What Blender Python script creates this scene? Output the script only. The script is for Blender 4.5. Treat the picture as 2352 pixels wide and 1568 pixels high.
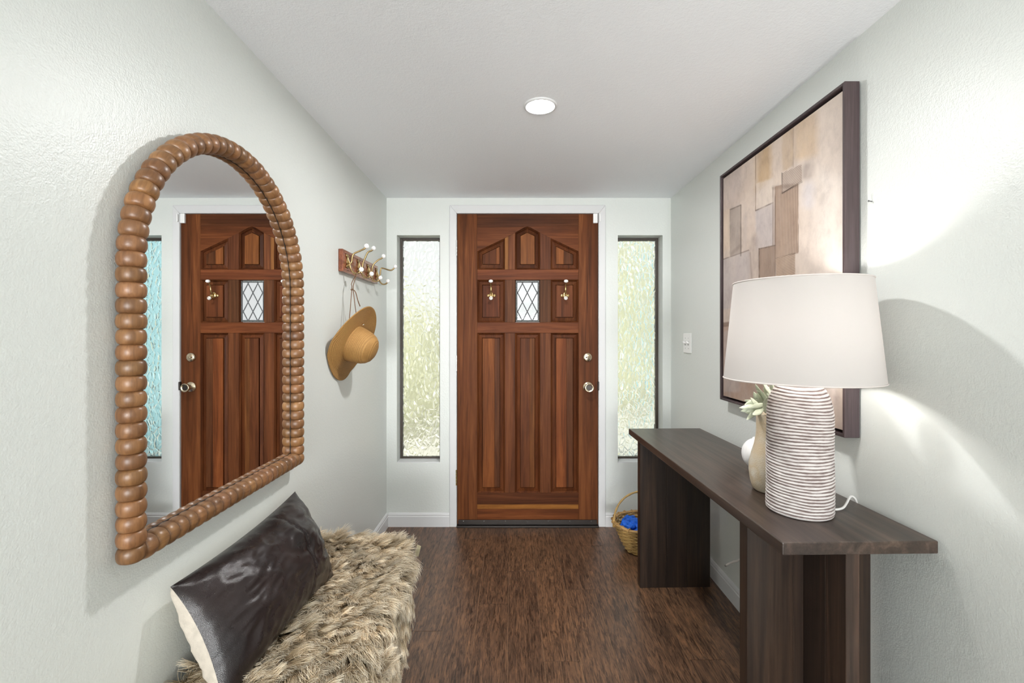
import bpy, bmesh, math, random
import numpy as np
from mathutils import Vector, Matrix, noise as mnoise

random.seed(7)
rng = np.random.default_rng(7)
for o in list(bpy.data.objects):
    bpy.data.objects.remove(o)
SC = bpy.context.scene
COL = SC.collection

# ------------------------------------------------------------------ camera
CAMZ = 1.257
F = 1045.3
VX, VY = 1176.0, 768.0
cam_d = bpy.data.cameras.new('camera')
cam_d.sensor_width = 36.0
cam_d.lens = 16.0
cam_d.shift_y = -16.0 / 2352.0
cam_d.clip_start = 0.02
cam = bpy.data.objects.new('camera', cam_d)
cam.location = (0, 0, CAMZ)
cam.rotation_euler = (math.pi / 2, 0, 0)
COL.objects.link(cam)
SC.camera = cam

# ------------------------------------------------------------------ world, sun, area light, exposure
SC.view_settings.view_transform = 'Standard'
SC.view_settings.look = 'None'
SC.view_settings.gamma = 1.0
SC.view_settings.exposure = 0.20
SC.view_settings.use_curve_mapping = False
SC.cycles.max_bounces = 16
SC.cycles.diffuse_bounces = 8
SC.cycles.transmission_bounces = 12
SC.cycles.sample_clamp_indirect = 8.0
world = bpy.data.worlds.new('sky')
SC.world = world
world.use_nodes = True
wb = world.node_tree.nodes['Background']
wb.inputs['Color'].default_value = (0.95, 0.98, 0.98, 1)
wb.inputs['Strength'].default_value = 0.92

sun_d = bpy.data.lights.new('sun', 'SUN')
sun_d.energy = 4.9
sun_d.angle = math.radians(2)
sun_d.color = (1.0, 0.96, 0.86)
sun = bpy.data.objects.new('sun', sun_d)
sun.rotation_euler = Vector((0.45, 0.62, -0.72)).to_track_quat('-Z', 'Y').to_euler()
COL.objects.link(sun)

fill_d = bpy.data.lights.new('rear_fill_light', 'AREA')  # added fill lamp, no window here; aimed up to brighten the ceiling
fill_d.shape = 'RECTANGLE'
fill_d.size, fill_d.size_y = 1.75, 1.6
fill_d.energy = 31
fill_d.color = (0.985, 0.99, 1.0)
fill = bpy.data.objects.new('rear_fill_light', fill_d)
fill.location = (0.11, -1.9, 0.95)
fill.rotation_euler = Vector((0, 1, 1.5)).to_track_quat('-Z', 'Y').to_euler()
COL.objects.link(fill)
far_d = bpy.data.lights.new('far_fill_light', 'AREA')  # added fill lamp far behind the camera, brightens the door wall
far_d.shape = 'RECTANGLE'
far_d.size, far_d.size_y = 1.8, 1.3
far_d.energy = 225
far_d.color = (0.98, 0.99, 1.0)
far = bpy.data.objects.new('far_fill_light', far_d)
far.location = (0.11, -6.1, 1.05)
far.rotation_euler = Vector((0, 1, 0)).to_track_quat('-Z', 'Z').to_euler()
COL.objects.link(far)

BULB_L = 118.0       # radiance of the table lamp's bulb
DOWN_L = 640.0      # radiance of the recessed ceiling lamp

# ------------------------------------------------------------------ materials
def new_mat(name):
    m = bpy.data.materials.new(name)
    m.use_nodes = True
    nt = m.node_tree
    return m, nt, nt.nodes['Principled BSDF']

def nd(nt, typ, **kw):
    n = nt.nodes.new(typ)
    for k, v in kw.items():
        setattr(n, k, v)
    return n

def ramp(nt, stops):
    r = nd(nt, 'ShaderNodeValToRGB')
    e = r.color_ramp.elements
    while len(e) < len(stops):
        e.new(0.5)
    for i, (p, c) in enumerate(stops):
        e[i].position = p
        e[i].color = (*c, 1) if len(c) == 3 else c
    return r

def coords(nt, scale=(1, 1, 1), rnd=True):
    tc = nd(nt, 'ShaderNodeTexCoord')
    mp = nd(nt, 'ShaderNodeMapping')
    mp.inputs['Scale'].default_value = scale
    if rnd:
        oi = nd(nt, 'ShaderNodeObjectInfo')
        mul = nd(nt, 'ShaderNodeMath', operation='MULTIPLY')
        mul.inputs[1].default_value = 37.0
        nt.links.new(oi.outputs['Random'], mul.inputs[0])
        add = nd(nt, 'ShaderNodeVectorMath', operation='ADD')
        nt.links.new(tc.outputs['Object'], add.inputs[0])
        nt.links.new(mul.outputs[0], add.inputs[1])
        nt.links.new(add.outputs[0], mp.inputs['Vector'])
    else:
        nt.links.new(tc.outputs['Object'], mp.inputs['Vector'])
    return mp

def noise_tex(nt, vec, scale, detail=4, rough=0.5, dist=0.0):
    n = nd(nt, 'ShaderNodeTexNoise')
    n.inputs['Scale'].default_value = scale
    n.inputs['Detail'].default_value = detail
    n.inputs['Roughness'].default_value = rough
    n.inputs['Distortion'].default_value = dist
    nt.links.new(vec.outputs[0], n.inputs['Vector'])
    return n

def bump(nt, bsdf, height, strength=0.2, dist=0.01):
    b = nd(nt, 'ShaderNodeBump')
    b.inputs['Strength'].default_value = strength
    b.inputs['Distance'].default_value = dist
    nt.links.new(height, b.inputs['Height'])
    nt.links.new(b.outputs[0], bsdf.inputs['Normal'])
    return b

def mixc(nt, fac, a, b, mode='MIX'):
    n = nd(nt, 'ShaderNodeMix', data_type='RGBA', blend_type=mode)
    for sock, v in ((n.inputs[0], fac), (n.inputs[6], a), (n.inputs[7], b)):
        if isinstance(v, (int, float)):
            sock.default_value = v
        elif isinstance(v, tuple):
            sock.default_value = (*v, 1) if len(v) == 3 else v
        else:
            nt.links.new(v, sock)
    return n.outputs[2]

def plain(name, col, rough=0.5, metal=0.0, spec=0.5, nz=0.0, nscale=300, bumpd=0.001, var=0.0):
    m, nt, b = new_mat(name)
    b.inputs['Base Color'].default_value = (*col, 1)
    b.inputs['Roughness'].default_value = rough
    b.inputs['Metallic'].default_value = metal
    b.inputs['Specular IOR Level'].default_value = spec
    mp = coords(nt)
    n = noise_tex(nt, mp, nscale, 3)
    if nz:
        bump(nt, b, n.outputs['Fac'], nz, bumpd)
    if var:
        n2 = noise_tex(nt, mp, nscale * 0.07, 4)
        r = ramp(nt, [(0.3, tuple(c * (1 - var) for c in col)), (0.7, tuple(min(1, c * (1 + var)) for c in col))])
        nt.links.new(n2.outputs['Fac'], r.inputs[0])
        nt.links.new(r.outputs[0], b.inputs['Base Color'])
    return m

def wall_mat(name, col, rough, strength, scale=260):
    m, nt, b = new_mat(name)
    mp = coords(nt, rnd=False)
    b.inputs['Base Color'].default_value = (*col, 1)
    b.inputs['Roughness'].default_value = rough
    n = noise_tex(nt, mp, scale, 2, 0.5)
    n2 = noise_tex(nt, mp, scale * 0.35, 2, 0.5)
    a = nd(nt, 'ShaderNodeMath', operation='ADD')
    nt.links.new(n.outputs['Fac'], a.inputs[0]); nt.links.new(n2.outputs['Fac'], a.inputs[1])
    r = ramp(nt, [(0.35, (0, 0, 0)), (0.75, (1, 1, 1))])
    h = nd(nt, 'ShaderNodeMath', operation='MULTIPLY'); h.inputs[1].default_value = 0.5
    nt.links.new(a.outputs[0], h.inputs[0]); nt.links.new(h.outputs[0], r.inputs[0])
    bump(nt, b, r.outputs[0], strength, 0.004)
    return m

def wood(name, dark, mid, light, axis, rough=0.35, grain=1.0, objcol=True, bstr=0.12, spec=0.5, fine=1.0, coat=0.0, streak=0.75):
    """axis: index of the grain direction in the object's own coordinates"""
    m, nt, b = new_mat(name)
    s = [26 * fine, 26 * fine, 26 * fine]; s[axis] = 1.3
    mp = coords(nt, tuple(s))
    n = noise_tex(nt, mp, 1.0, 6, 0.62, 0.9 * grain)
    s2 = [170 * fine, 170 * fine, 170 * fine]; s2[axis] = 5.0
    mp2 = coords(nt, tuple(s2))
    n2 = noise_tex(nt, mp2, 1.0, 3, 0.6, 0.4)
    s3 = [5, 5, 5]; s3[axis] = 1.2
    mp3 = coords(nt, tuple(s3))
    n3 = noise_tex(nt, mp3, 1.0, 2, 0.5, 0.3)
    r = ramp(nt, [(0.30, dark), (0.5, mid), (0.70, light)])
    nt.links.new(n.outputs['Fac'], r.inputs[0])
    r2 = ramp(nt, [(0.35, (0.62, 0.58, 0.56)), (0.6, (1, 1, 1))])
    nt.links.new(n2.outputs['Fac'], r2.inputs[0])
    c = mixc(nt, streak, r.outputs[0], r2.outputs[0], 'MULTIPLY')
    r3 = ramp(nt, [(0.3, (0.78, 0.76, 0.78)), (0.7, (1.12, 1.08, 1.02))])
    nt.links.new(n3.outputs['Fac'], r3.inputs[0])
    c = mixc(nt, 1.0, c, r3.outputs[0], 'MULTIPLY')
    if objcol:
        oi = nd(nt, 'ShaderNodeObjectInfo')
        c = mixc(nt, 1.0, c, oi.outputs['Color'], 'MULTIPLY')
    nt.links.new(c, b.inputs['Base Color'])
    b.inputs['Roughness'].default_value = rough
    b.inputs['Specular IOR Level'].default_value = spec
    b.inputs['Coat Weight'].default_value = coat
    b.inputs['Coat Roughness'].default_value = 0.2
    bump(nt, b, n2.outputs['Fac'], bstr, 0.001)
    return m

M = {}
M['wall'] = wall_mat('painted_wall', (0.70, 0.728, 0.70), 0.36, 0.15)
M['ceiling'] = wall_mat('painted_ceiling', (0.885, 0.91, 0.94), 0.7, 0.18, 220)
M['trim'] = plain('white_gloss_paint', (0.69, 0.695, 0.70), 0.5, spec=0.3)
M['door_v'] = wood('door_wood_vertical', (0.075, 0.024, 0.010), (0.148, 0.047, 0.0165), (0.225, 0.078, 0.027), 2, 0.46, spec=0.09, streak=0.5)
M['door_h'] = wood('door_wood_horizontal', (0.075, 0.024, 0.010), (0.148, 0.047, 0.0165), (0.225, 0.078, 0.027), 0, 0.46, spec=0.09, streak=0.5)
M['bead'] = wood('bead_wood', (0.15, 0.07, 0.028), (0.25, 0.125, 0.053), (0.34, 0.18, 0.08), 2, 0.36, 0.6, fine=0.8)
M['table_top'] = wood('table_wood_long', (0.028, 0.021, 0.0165), (0.054, 0.040, 0.031), (0.098, 0.072, 0.055), 1, 0.33, bstr=0.12)
M['table_leg'] = wood('table_wood_vertical', (0.017, 0.0115, 0.0095), (0.033, 0.021, 0.0155), (0.070, 0.041, 0.027), 2, 0.36, bstr=0.12)
M['rack_wood'] = wood('rack_wood', (0.20, 0.07, 0.04), (0.30, 0.11, 0.06), (0.38, 0.15, 0.08), 1, 0.17)
M['frame_wood'] = wood('frame_wood', (0.045, 0.030, 0.034), (0.066, 0.046, 0.05), (0.085, 0.062, 0.066), 2, 0.45, bstr=0.06)
M['brass'] = plain('antique_brass', (0.62, 0.44, 0.20), 0.25, 1.0)
M['old_brass'] = plain('aged_brass', (0.40, 0.29, 0.14), 0.3, 1.0, var=0.25, nscale=400)
M['nickel'] = plain('satin_brass_nickel', (0.70, 0.60, 0.44), 0.22, 1.0)
M['steel'] = plain('hinge_steel', (0.55, 0.55, 0.55), 0.35, 1.0)
M['porcelain'] = plain('white_porcelain', (0.9, 0.89, 0.87), 0.12)
M['black'] = plain('black_rubber', (0.012, 0.011, 0.011), 0.5)
M['bronze'] = plain('dark_bronze', (0.045, 0.038, 0.034), 0.38, 0.6)
M['win_frame'] = plain('brown_window_frame', (0.055, 0.042, 0.032), 0.45)
M['plastic'] = plain('white_plastic', (0.88, 0.88, 0.87), 0.35)
M['grey_plastic'] = plain('grey_plastic', (0.42, 0.42, 0.42), 0.4)
M['lead'] = plain('lead_came', (0.10, 0.105, 0.11), 0.55, 0.3, nz=0.4, nscale=400)
M['leather'] = None
M['linen'] = plain('linen_cloth', (0.62, 0.56, 0.48), 0.9, nz=0.5, nscale=900, bumpd=0.001, var=0.10)
M['cord'] = plain('leather_cord', (0.16, 0.085, 0.045), 0.6)
M['white_cord'] = plain('white_cord', (0.80, 0.79, 0.77), 0.45)
M['bench'] = plain('black_upholstery', (0.013, 0.013, 0.014), 0.45, nz=0.3, nscale=600)
M['bench_leg'] = plain('black_painted_wood', (0.014, 0.012, 0.011), 0.4)
M['tag'] = plain('cream_label', (0.75, 0.66, 0.42), 0.7)
M['leaf'] = plain('sage_leaf', (0.52, 0.56, 0.43), 0.75, nz=0.3, nscale=500, var=0.15)
M['vase_white'] = plain('white_ceramic', (0.85, 0.84, 0.83), 0.4)
M['silver'] = plain('mirror_silver', (0.93, 0.94, 0.945), 0.0, 1.0)
M['edge_dark'] = plain('mirror_edge', (0.02, 0.013, 0.01), 0.6)
M['blue'] = plain('blue_fabric', (0.008, 0.13, 0.68), 0.65, nz=0.3, nscale=300, var=0.2)
M['concrete'] = plain('path_concrete', (0.55, 0.54, 0.50), 0.9, nz=0.3, nscale=80, var=0.1)
M['blue_wall'] = plain('blue_outside_wall', (0.30, 0.54, 0.62), 0.8)
M['hedge'] = plain('hedge_leaves', (0.56, 0.57, 0.39), 0.8, nz=1.0, nscale=40, bumpd=0.05, var=0.3)
M['mark'] = plain('grey_scuff', (0.12, 0.12, 0.12), 0.8)

# leather
m, nt, b = new_mat('dark_leather'); M['leather'] = m
mp = coords(nt, rnd=False)
v = nd(nt, 'ShaderNodeTexVoronoi'); v.inputs['Scale'].default_value = 620
nt.links.new(mp.outputs[0], v.inputs['Vector'])
n = noise_tex(nt, mp, 26, 4)
n5 = noise_tex(nt, mp, 9, 3)
r = ramp(nt, [(0.3, (0.013, 0.009, 0.009)), (0.7, (0.026, 0.017, 0.016))])
nt.links.new(n5.outputs['Fac'], r.inputs[0]); nt.links.new(r.outputs[0], b.inputs['Base Color'])
b.inputs['Specular IOR Level'].default_value = 0.36
r = ramp(nt, [(0.3, (0.25,) * 3), (0.7, (0.32,) * 3)])
nt.links.new(n.outputs['Fac'], r.inputs[0]); nt.links.new(r.outputs[0], b.inputs['Roughness'])
a = nd(nt, 'ShaderNodeMath', operation='MULTIPLY_ADD'); a.inputs[1].default_value = 0.7
nt.links.new(n.outputs['Fac'], a.inputs[0]); nt.links.new(v.outputs['Distance'], a.inputs[2])
bump(nt, b, a.outputs[0], 0.2, 0.0012)

# floor laminate: hand-scraped hickory look, one random offset per plank
m, nt, b = new_mat('floor_laminate'); M['floor'] = m
mp = coords(nt, (17, 3.6, 17)); n1 = noise_tex(nt, mp, 1.7, 8, 0.72, 1.5)
mp = coords(nt, (56, 5.2, 56)); n2 = noise_tex(nt, mp, 1.5, 7, 0.70, 2.0)
mp = coords(nt, (230, 9.0, 230)); n3 = noise_tex(nt, mp, 1.0, 2, 0.6, 0.3)
r1 = ramp(nt, [(0.30, (0.058, 0.035, 0.024)), (0.46, (0.135, 0.077, 0.048)), (0.60, (0.20, 0.110, 0.064)), (0.76, (0.32, 0.178, 0.096))])
nt.links.new(n1.outputs['Fac'], r1.inputs[0])
r2 = ramp(nt, [(0.40, (0.24, 0.21, 0.20)), (0.49, (0.90, 0.88, 0.86)), (0.66, (1.45, 1.32, 1.15))])
nt.links.new(n2.outputs['Fac'], r2.inputs[0])
c = mixc(nt, 0.85, r1.outputs[0], r2.outputs[0], 'MULTIPLY')
r3 = ramp(nt, [(0.4, (0.7, 0.7, 0.7)), (0.6, (1.05, 1.05, 1.05))])
nt.links.new(n3.outputs['Fac'], r3.inputs[0])
c = mixc(nt, 0.6, c, r3.outputs[0], 'MULTIPLY')
oi = nd(nt, 'ShaderNodeObjectInfo')
rr = ramp(nt, [(0.0, (0.86, 0.86, 0.88)), (1.0, (1.12, 1.1, 1.05))])
nt.links.new(oi.outputs['Random'], rr.inputs[0])
c = mixc(nt, 1.0, c, rr.outputs[0], 'MULTIPLY')
nt.links.new(c, b.inputs['Base Color'])
b.inputs['Roughness'].default_value = 0.31
bump(nt, b, n2.outputs['Fac'], 0.28, 0.0025)
M['seam'] = plain('plank_seam', (0.30, 0.18, 0.10), 0.5)

# glass
m, nt, b = new_mat('hammered_glass'); M['glass'] = m
b.inputs['Base Color'].default_value = (0.96, 0.97, 0.94, 1)
b.inputs['Transmission Weight'].default_value = 1.0
b.inputs['Roughness'].default_value = 0.25
b.inputs['IOR'].default_value = 1.5
mp = coords(nt, (1.0, 1.0, 0.62), rnd=False)
nz = noise_tex(nt, mp, 18, 2)
add = nd(nt, 'ShaderNodeVectorMath', operation='MULTIPLY_ADD'); add.inputs[1].default_value = (0.02, 0.02, 0.02)
nt.links.new(nz.outputs['Color'], add.inputs[0]); nt.links.new(mp.outputs[0], add.inputs[2])
v = nd(nt, 'ShaderNodeTexVoronoi', feature='DISTANCE_TO_EDGE'); v.inputs['Scale'].default_value = 35
nt.links.new(add.outputs[0], v.inputs['Vector'])
rg = ramp(nt, [(0.0, (0, 0, 0)), (0.14, (0.45,) * 3), (0.32, (0.82,) * 3), (0.6, (1, 1, 1))]); rg.color_ramp.interpolation = 'B_SPLINE'
nt.links.new(v.outputs['Distance'], rg.inputs[0])
bump(nt, b, rg.outputs[0], 0.85, 0.0052)
m, nt, b = new_mat('clear_pane'); M['clear'] = m
b.inputs['Transmission Weight'].default_value = 1.0
b.inputs['Roughness'].default_value = 0.02
b.inputs['IOR'].default_value = 1.45
mp = coords(nt, rnd=False); nz = noise_tex(nt, mp, 60, 2); bump(nt, b, nz.outputs['Fac'], 0.1, 0.002)
m, nt, b = new_mat('pebbled_border_glass'); M['pebble'] = m
b.inputs['Transmission Weight'].default_value = 1.0
b.inputs['Base Color'].default_value = (0.75, 0.78, 0.8, 1)
b.inputs['Roughness'].default_value = 0.15
mp = coords(nt, rnd=False); nz = noise_tex(nt, mp, 260, 2); bump(nt, b, nz.outputs['Fac'], 1.0, 0.01)

# straw
def straw_mat(name, a, bcol, freq):
    m, nt, b = new_mat(name)
    tc = nd(nt, 'ShaderNodeTexCoord')
    sp = nd(nt, 'ShaderNodeSeparateXYZ'); nt.links.new(tc.outputs['Object'], sp.inputs[0])
    l = nd(nt, 'ShaderNodeVectorMath', operation='LENGTH')
    cb = nd(nt, 'ShaderNodeCombineXYZ')
    nt.links.new(sp.outputs[0], cb.inputs[0]); nt.links.new(sp.outputs[1], cb.inputs[1])
    nt.links.new(cb.outputs[0], l.inputs[0])
    s = nd(nt, 'ShaderNodeMath', operation='ADD')
    nt.links.new(l.outputs['Value'], s.inputs[0]); nt.links.new(sp.outputs[2], s.inputs[1])
    mu = nd(nt, 'ShaderNodeMath', operation='MULTIPLY'); mu.inputs[1].default_value = freq
    nt.links.new(s.outputs[0], mu.inputs[0])
    sn = nd(nt, 'ShaderNodeMath', operation='SINE'); nt.links.new(mu.outputs[0], sn.inputs[0])
    h = nd(nt, 'ShaderNodeMath', operation='MULTIPLY_ADD'); h.inputs[1].default_value = 0.5; h.inputs[2].default_value = 0.5
    nt.links.new(sn.outputs[0], h.inputs[0])
    mp = coords(nt, (1, 1, 1)); nz = noise_tex(nt, mp, 160, 3)
    r = ramp(nt, [(0.1, a), (0.8, bcol)])
    ad = nd(nt, 'ShaderNodeMath', operation='MULTIPLY_ADD'); ad.inputs[1].default_value = 0.34
    nt.links.new(h.outputs[0], ad.inputs[0])
    hz = nd(nt, 'ShaderNodeMath', operation='MULTIPLY'); hz.inputs[1].default_value = 0.6
    nt.links.new(nz.outputs['Fac'], hz.inputs[0]); nt.links.new(hz.outputs[0], ad.inputs[2])
    nt.links.new(ad.outputs[0], r.inputs[0])
    nt.links.new(r.outputs[0], b.inputs['Base Color'])
    b.inputs['Roughness'].default_value = 0.7
    bump(nt, b, h.outputs[0], 0.6, 0.002)
    return m
M['straw'] = straw_mat('straw_braid', (0.26, 0.13, 0.035), (0.46, 0.25, 0.075), 1080)
M['wicker'] = plain('wicker', (0.50, 0.32, 0.11), 0.5, nz=0.3, nscale=200, var=0.35)
M['wicker_dark'] = plain('wicker_rim', (0.42, 0.25, 0.09), 0.5, nz=0.3, nscale=200, var=0.35)

# ceramic lamp foot: pale ridges, brown wash left in the grooves (attribute 'wash' set per vertex)
m, nt, b = new_mat('ridged_ceramic'); M['ridged'] = m
at = nd(nt, 'ShaderNodeAttribute', attribute_name='wash')
mp = coords(nt, (1, 1, 4.5)); nz = noise_tex(nt, mp, 22, 6, 0.68)
mz = nd(nt, 'ShaderNodeMath', operation='MULTIPLY_ADD'); mz.inputs[1].default_value = 1.9; mz.inputs[2].default_value = -0.92
nt.links.new(nz.outputs['Fac'], mz.inputs[0])
ad = nd(nt, 'ShaderNodeMath', operation='ADD'); nt.links.new(at.outputs['Fac'], ad.inputs[0]); nt.links.new(mz.outputs[0], ad.inputs[1])
r = ramp(nt, [(0.18, (0.14, 0.098, 0.088)), (0.58, (0.38, 0.325, 0.31)), (0.98, (0.63, 0.60, 0.58))])
nt.links.new(ad.outputs[0], r.inputs[0]); nt.links.new(r.outputs[0], b.inputs['Base Color'])
b.inputs['Roughness'].default_value = 0.75
nz2 = noise_tex(nt, mp, 300, 2); bump(nt, b, nz2.outputs['Fac'], 0.3, 0.002)

# shade fabric
m, nt, b = new_mat('lampshade_fabric'); M['shade'] = m
out = nt.nodes['Material Output']
df = nd(nt, 'ShaderNodeBsdfDiffuse'); df.inputs[0].default_value = (0.42, 0.402, 0.385, 1)
tr = nd(nt, 'ShaderNodeBsdfTranslucent'); tr.inputs[0].default_value = (0.92, 0.85, 0.80, 1)
mx = nd(nt, 'ShaderNodeMixShader'); mx.inputs[0].default_value = 0.055
nt.links.new(df.outputs[0], mx.inputs[1]); nt.links.new(tr.outputs[0], mx.inputs[2]); nt.links.new(mx.outputs[0], out.inputs[0])
mp = coords(nt, (1, 1, 1)); nz = noise_tex(nt, mp, 900, 2)
bm_ = nd(nt, 'ShaderNodeBump'); bm_.inputs['Strength'].default_value = 0.15; bm_.inputs['Distance'].default_value = 0.001
nt.links.new(nz.outputs['Fac'], bm_.inputs['Height']); nt.links.new(bm_.outputs[0], df.inputs['Normal'])
M['shade_trim'] = plain('shade_piping', (0.62, 0.57, 0.54), 0.8)

# cream vase: speckled, sandy wash
m, nt, b = new_mat('sandy_ceramic'); M['vase_cream'] = m
mp = coords(nt); n1 = noise_tex(nt, mp, 14, 4); n2 = noise_tex(nt, mp, 320, 3)
r = ramp(nt, [(0.35, (0.52, 0.47, 0.38)), (0.52, (0.50, 0.40, 0.27)), (0.7, (0.60, 0.565, 0.49))])
nt.links.new(n1.outputs['Fac'], r.inputs[0]); nt.links.new(r.outputs[0], b.inputs['Base Color'])
b.inputs['Roughness'].default_value = 0.85; bump(nt, b, n2.outputs['Fac'], 0.5, 0.003)

def emit(name, col, s):
    m = bpy.data.materials.new(name); m.use_nodes = True
    nt = m.node_tree; nt.nodes.clear()
    e = nd(nt, 'ShaderNodeEmission'); e.inputs[0].default_value = (*col, 1); e.inputs[1].default_value = s
    o = nd(nt, 'ShaderNodeOutputMaterial'); nt.links.new(e.outputs[0], o.inputs[0])
    return m
M['bulb'] = emit('lit_bulb', (1.0, 0.96, 0.92), BULB_L)
M['downlight'] = emit('lit_downlight', (1.0, 0.99, 0.985), DOWN_L)

# fur
m, nt, b = new_mat('faux_fur'); M['fur'] = m
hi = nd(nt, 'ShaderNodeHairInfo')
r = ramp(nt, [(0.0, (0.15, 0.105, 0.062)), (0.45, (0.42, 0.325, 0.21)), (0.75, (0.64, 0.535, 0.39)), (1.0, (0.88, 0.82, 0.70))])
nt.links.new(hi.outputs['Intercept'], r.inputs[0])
at = nd(nt, 'ShaderNodeAttribute', attribute_name='tone')
c = mixc(nt, 1.0, r.outputs[0], at.outputs['Color'], 'MULTIPLY')
nt.links.new(c, b.inputs['Base Color']); b.inputs['Roughness'].default_value = 0.8
b.inputs['Specular IOR Level'].default_value = 0.1
M['backing'] = plain('fur_backing', (0.20, 0.15, 0.085), 0.9)

# painting
m, nt, b = new_mat('abstract_paint'); M['paint'] = m
at = nd(nt, 'ShaderNodeAttribute', attribute_name='paint')
st = nd(nt, 'ShaderNodeAttribute', attribute_name='comb')
sp = nd(nt, 'ShaderNodeSeparateColor'); nt.links.new(st.outputs['Color'], sp.inputs[0])
tc = nd(nt, 'ShaderNodeTexCoord')
def stripes(axis_scale):
    mp = nd(nt, 'ShaderNodeMapping'); mp.inputs['Scale'].default_value = axis_scale
    nt.links.new(tc.outputs['Object'], mp.inputs[0])
    w = nd(nt, 'ShaderNodeTexWave', bands_direction='DIAGONAL')
    w.inputs['Scale'].default_value = 1.0; w.inputs['Distortion'].default_value = 1.2
    w.inputs['Detail'].default_value = 3.0; w.inputs['Detail Scale'].default_value = 0.12
    nt.links.new(mp.outputs[0], w.inputs[0])
    return w
wv = stripes((0, 68, 2)); wh = stripes((0, 8, 110))
def mul(a, b_):
    n = nd(nt, 'ShaderNodeMath', operation='MULTIPLY'); nt.links.new(a, n.inputs[0]); nt.links.new(b_, n.inputs[1]); return n.outputs[0]
hv = mul(wv.outputs['Fac'], sp.outputs[0]); hh = mul(wh.outputs['Fac'], sp.outputs[1])
hs = nd(nt, 'ShaderNodeMath', operation='ADD'); nt.links.new(hv, hs.inputs[0]); nt.links.new(hh, hs.inputs[1])
mp = nd(nt, 'ShaderNodeMapping'); mp.inputs['Scale'].default_value = (1, 12, 8); nt.links.new(tc.outputs['Object'], mp.inputs[0])
nz = noise_tex(nt, mp, 1.6, 8, 0.72, 0.15)
r = ramp(nt, [(0.32, (0.76, 0.76, 0.78)), (0.5, (0.95, 0.955, 0.97)), (0.68, (1.06, 1.07, 1.08))]); nt.links.new(nz.outputs['Fac'], r.inputs[0])
c = mixc(nt, 0.85, at.outputs['Color'], r.outputs[0], 'MULTIPLY')
c = mixc(nt, hs.outputs[0], c, (0.10, 0.055, 0.032))
nt.links.new(c, b.inputs['Base Color']); b.inputs['Roughness'].default_value = 0.6
bump(nt, b, hs.outputs[0], -0.5, 0.003)

# ------------------------------------------------------------------ helpers
def P(px, py, d):
    return Vector(((px - VX) * d / F, d, CAMZ - (py - VY) * d / F))
WD = 2.987                                    # depth of the wall with the door
def wx(px): return (px - VX) * WD / F
def wz(py): return CAMZ - (py - VY) * WD / F

def link(o):
    COL.objects.link(o); return o

def tag(o, label, cat, group=None, kind=None):
    o['label'] = label; o['category'] = cat
    if group: o['group'] = group
    if kind: o['kind'] = kind
    return o

def thing(name, label, cat, loc=(0, 0, 0), group=None, kind=None, rotz=0.0):
    o = bpy.data.objects.new(name, None)
    o.empty_display_size = 0.05
    o.location = loc; o.rotation_euler = (0, 0, rotz)
    link(o)
    return tag(o, label, cat, group, kind)

def fin(bm, name, mat, parent=None, smooth=False, recalc=True, local=False):
    """bmesh in world coordinates (or in the parent's own when local) -> one object"""
    if recalc:
        bmesh.ops.recalc_face_normals(bm, faces=bm.faces)
    me = bpy.data.meshes.new(name)
    if smooth:
        for f in bm.faces: f.smooth = True
    bm.to_mesh(me); bm.free()
    return fin_me(me, name, mat, parent, local)

def fin_me(me, name, mat, parent=None, local=False):
    o = bpy.data.objects.new(name, me)
    if mat: me.materials.append(mat)
    link(o)
    if parent:
        o.parent = parent
        if not local:
            root = parent
            acc = Vector((0, 0, 0))
            while root:
                acc += root.location
                if root.parent: acc += root.matrix_parent_inverse.translation
                root = root.parent
            o.matrix_parent_inverse = Matrix.Translation(-acc)
    return o

def box(bm, x0, x1, y0, y1, z0, z1):
    vs = [bm.verts.new((x, y, z)) for x in (x0, x1) for y in (y0, y1) for z in (z0, z1)]
    for f in ((0, 1, 3, 2), (4, 6, 7, 5), (0, 4, 5, 1), (2, 3, 7, 6), (0, 2, 6, 4), (1, 5, 7, 3)):
        bm.faces.new([vs[i] for i in f])
    return vs

def bevel(bm, off, seg=2):
    bmesh.ops.recalc_face_normals(bm, faces=bm.faces)
    ed = [e for e in bm.edges if len(e.link_faces) == 2 and e.calc_face_angle(0) > 0.6]
    bmesh.ops.bevel(bm, geom=ed, offset=off, segments=seg, affect='EDGES', profile=0.5)

def bbox(x0, x1, y0, y1, z0, z1, off=0.0, seg=2):
    bm = bmesh.new(); box(bm, x0, x1, y0, y1, z0, z1)
    if off: bevel(bm, off, seg)
    return bm

def prism_xz(poly, y0, y1, off=0.0):
    """polygon in (x, z), extruded along y"""
    bm = bmesh.new()
    a = [bm.verts.new((x, y0, z)) for x, z in poly]
    b_ = [bm.verts.new((x, y1, z)) for x, z in poly]
    bm.faces.new(a); bm.faces.new(b_[::-1])
    n_ = len(poly)
    for i in range(n_):
        j = (i + 1) % n_
        bm.faces.new((a[i], b_[i], b_[j], a[j]))
    if off: bevel(bm, off, 1)
    return bm

def lathe(bm, prof, n_=32, center=(0, 0, 0), cap0=True, cap1=True, wob=None):
    rings = []
    cx, cy, cz = center
    for (r, z) in prof:
        ring = []
        for i in range(n_):
            t = 2 * math.pi * i / n_
            rr = r if wob is None else wob(r, t, z)
            ring.append(bm.verts.new((cx + rr * math.cos(t), cy + rr * math.sin(t), cz + z)))
        rings.append(ring)
    for a, b_ in zip(rings, rings[1:]):
        for i in range(n_):
            j = (i + 1) % n_
            bm.faces.new((a[i], a[j], b_[j], b_[i]))
    if cap0: bm.faces.new(rings[0][::-1])
    if cap1: bm.faces.new(rings[-1])
    return rings

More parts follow.
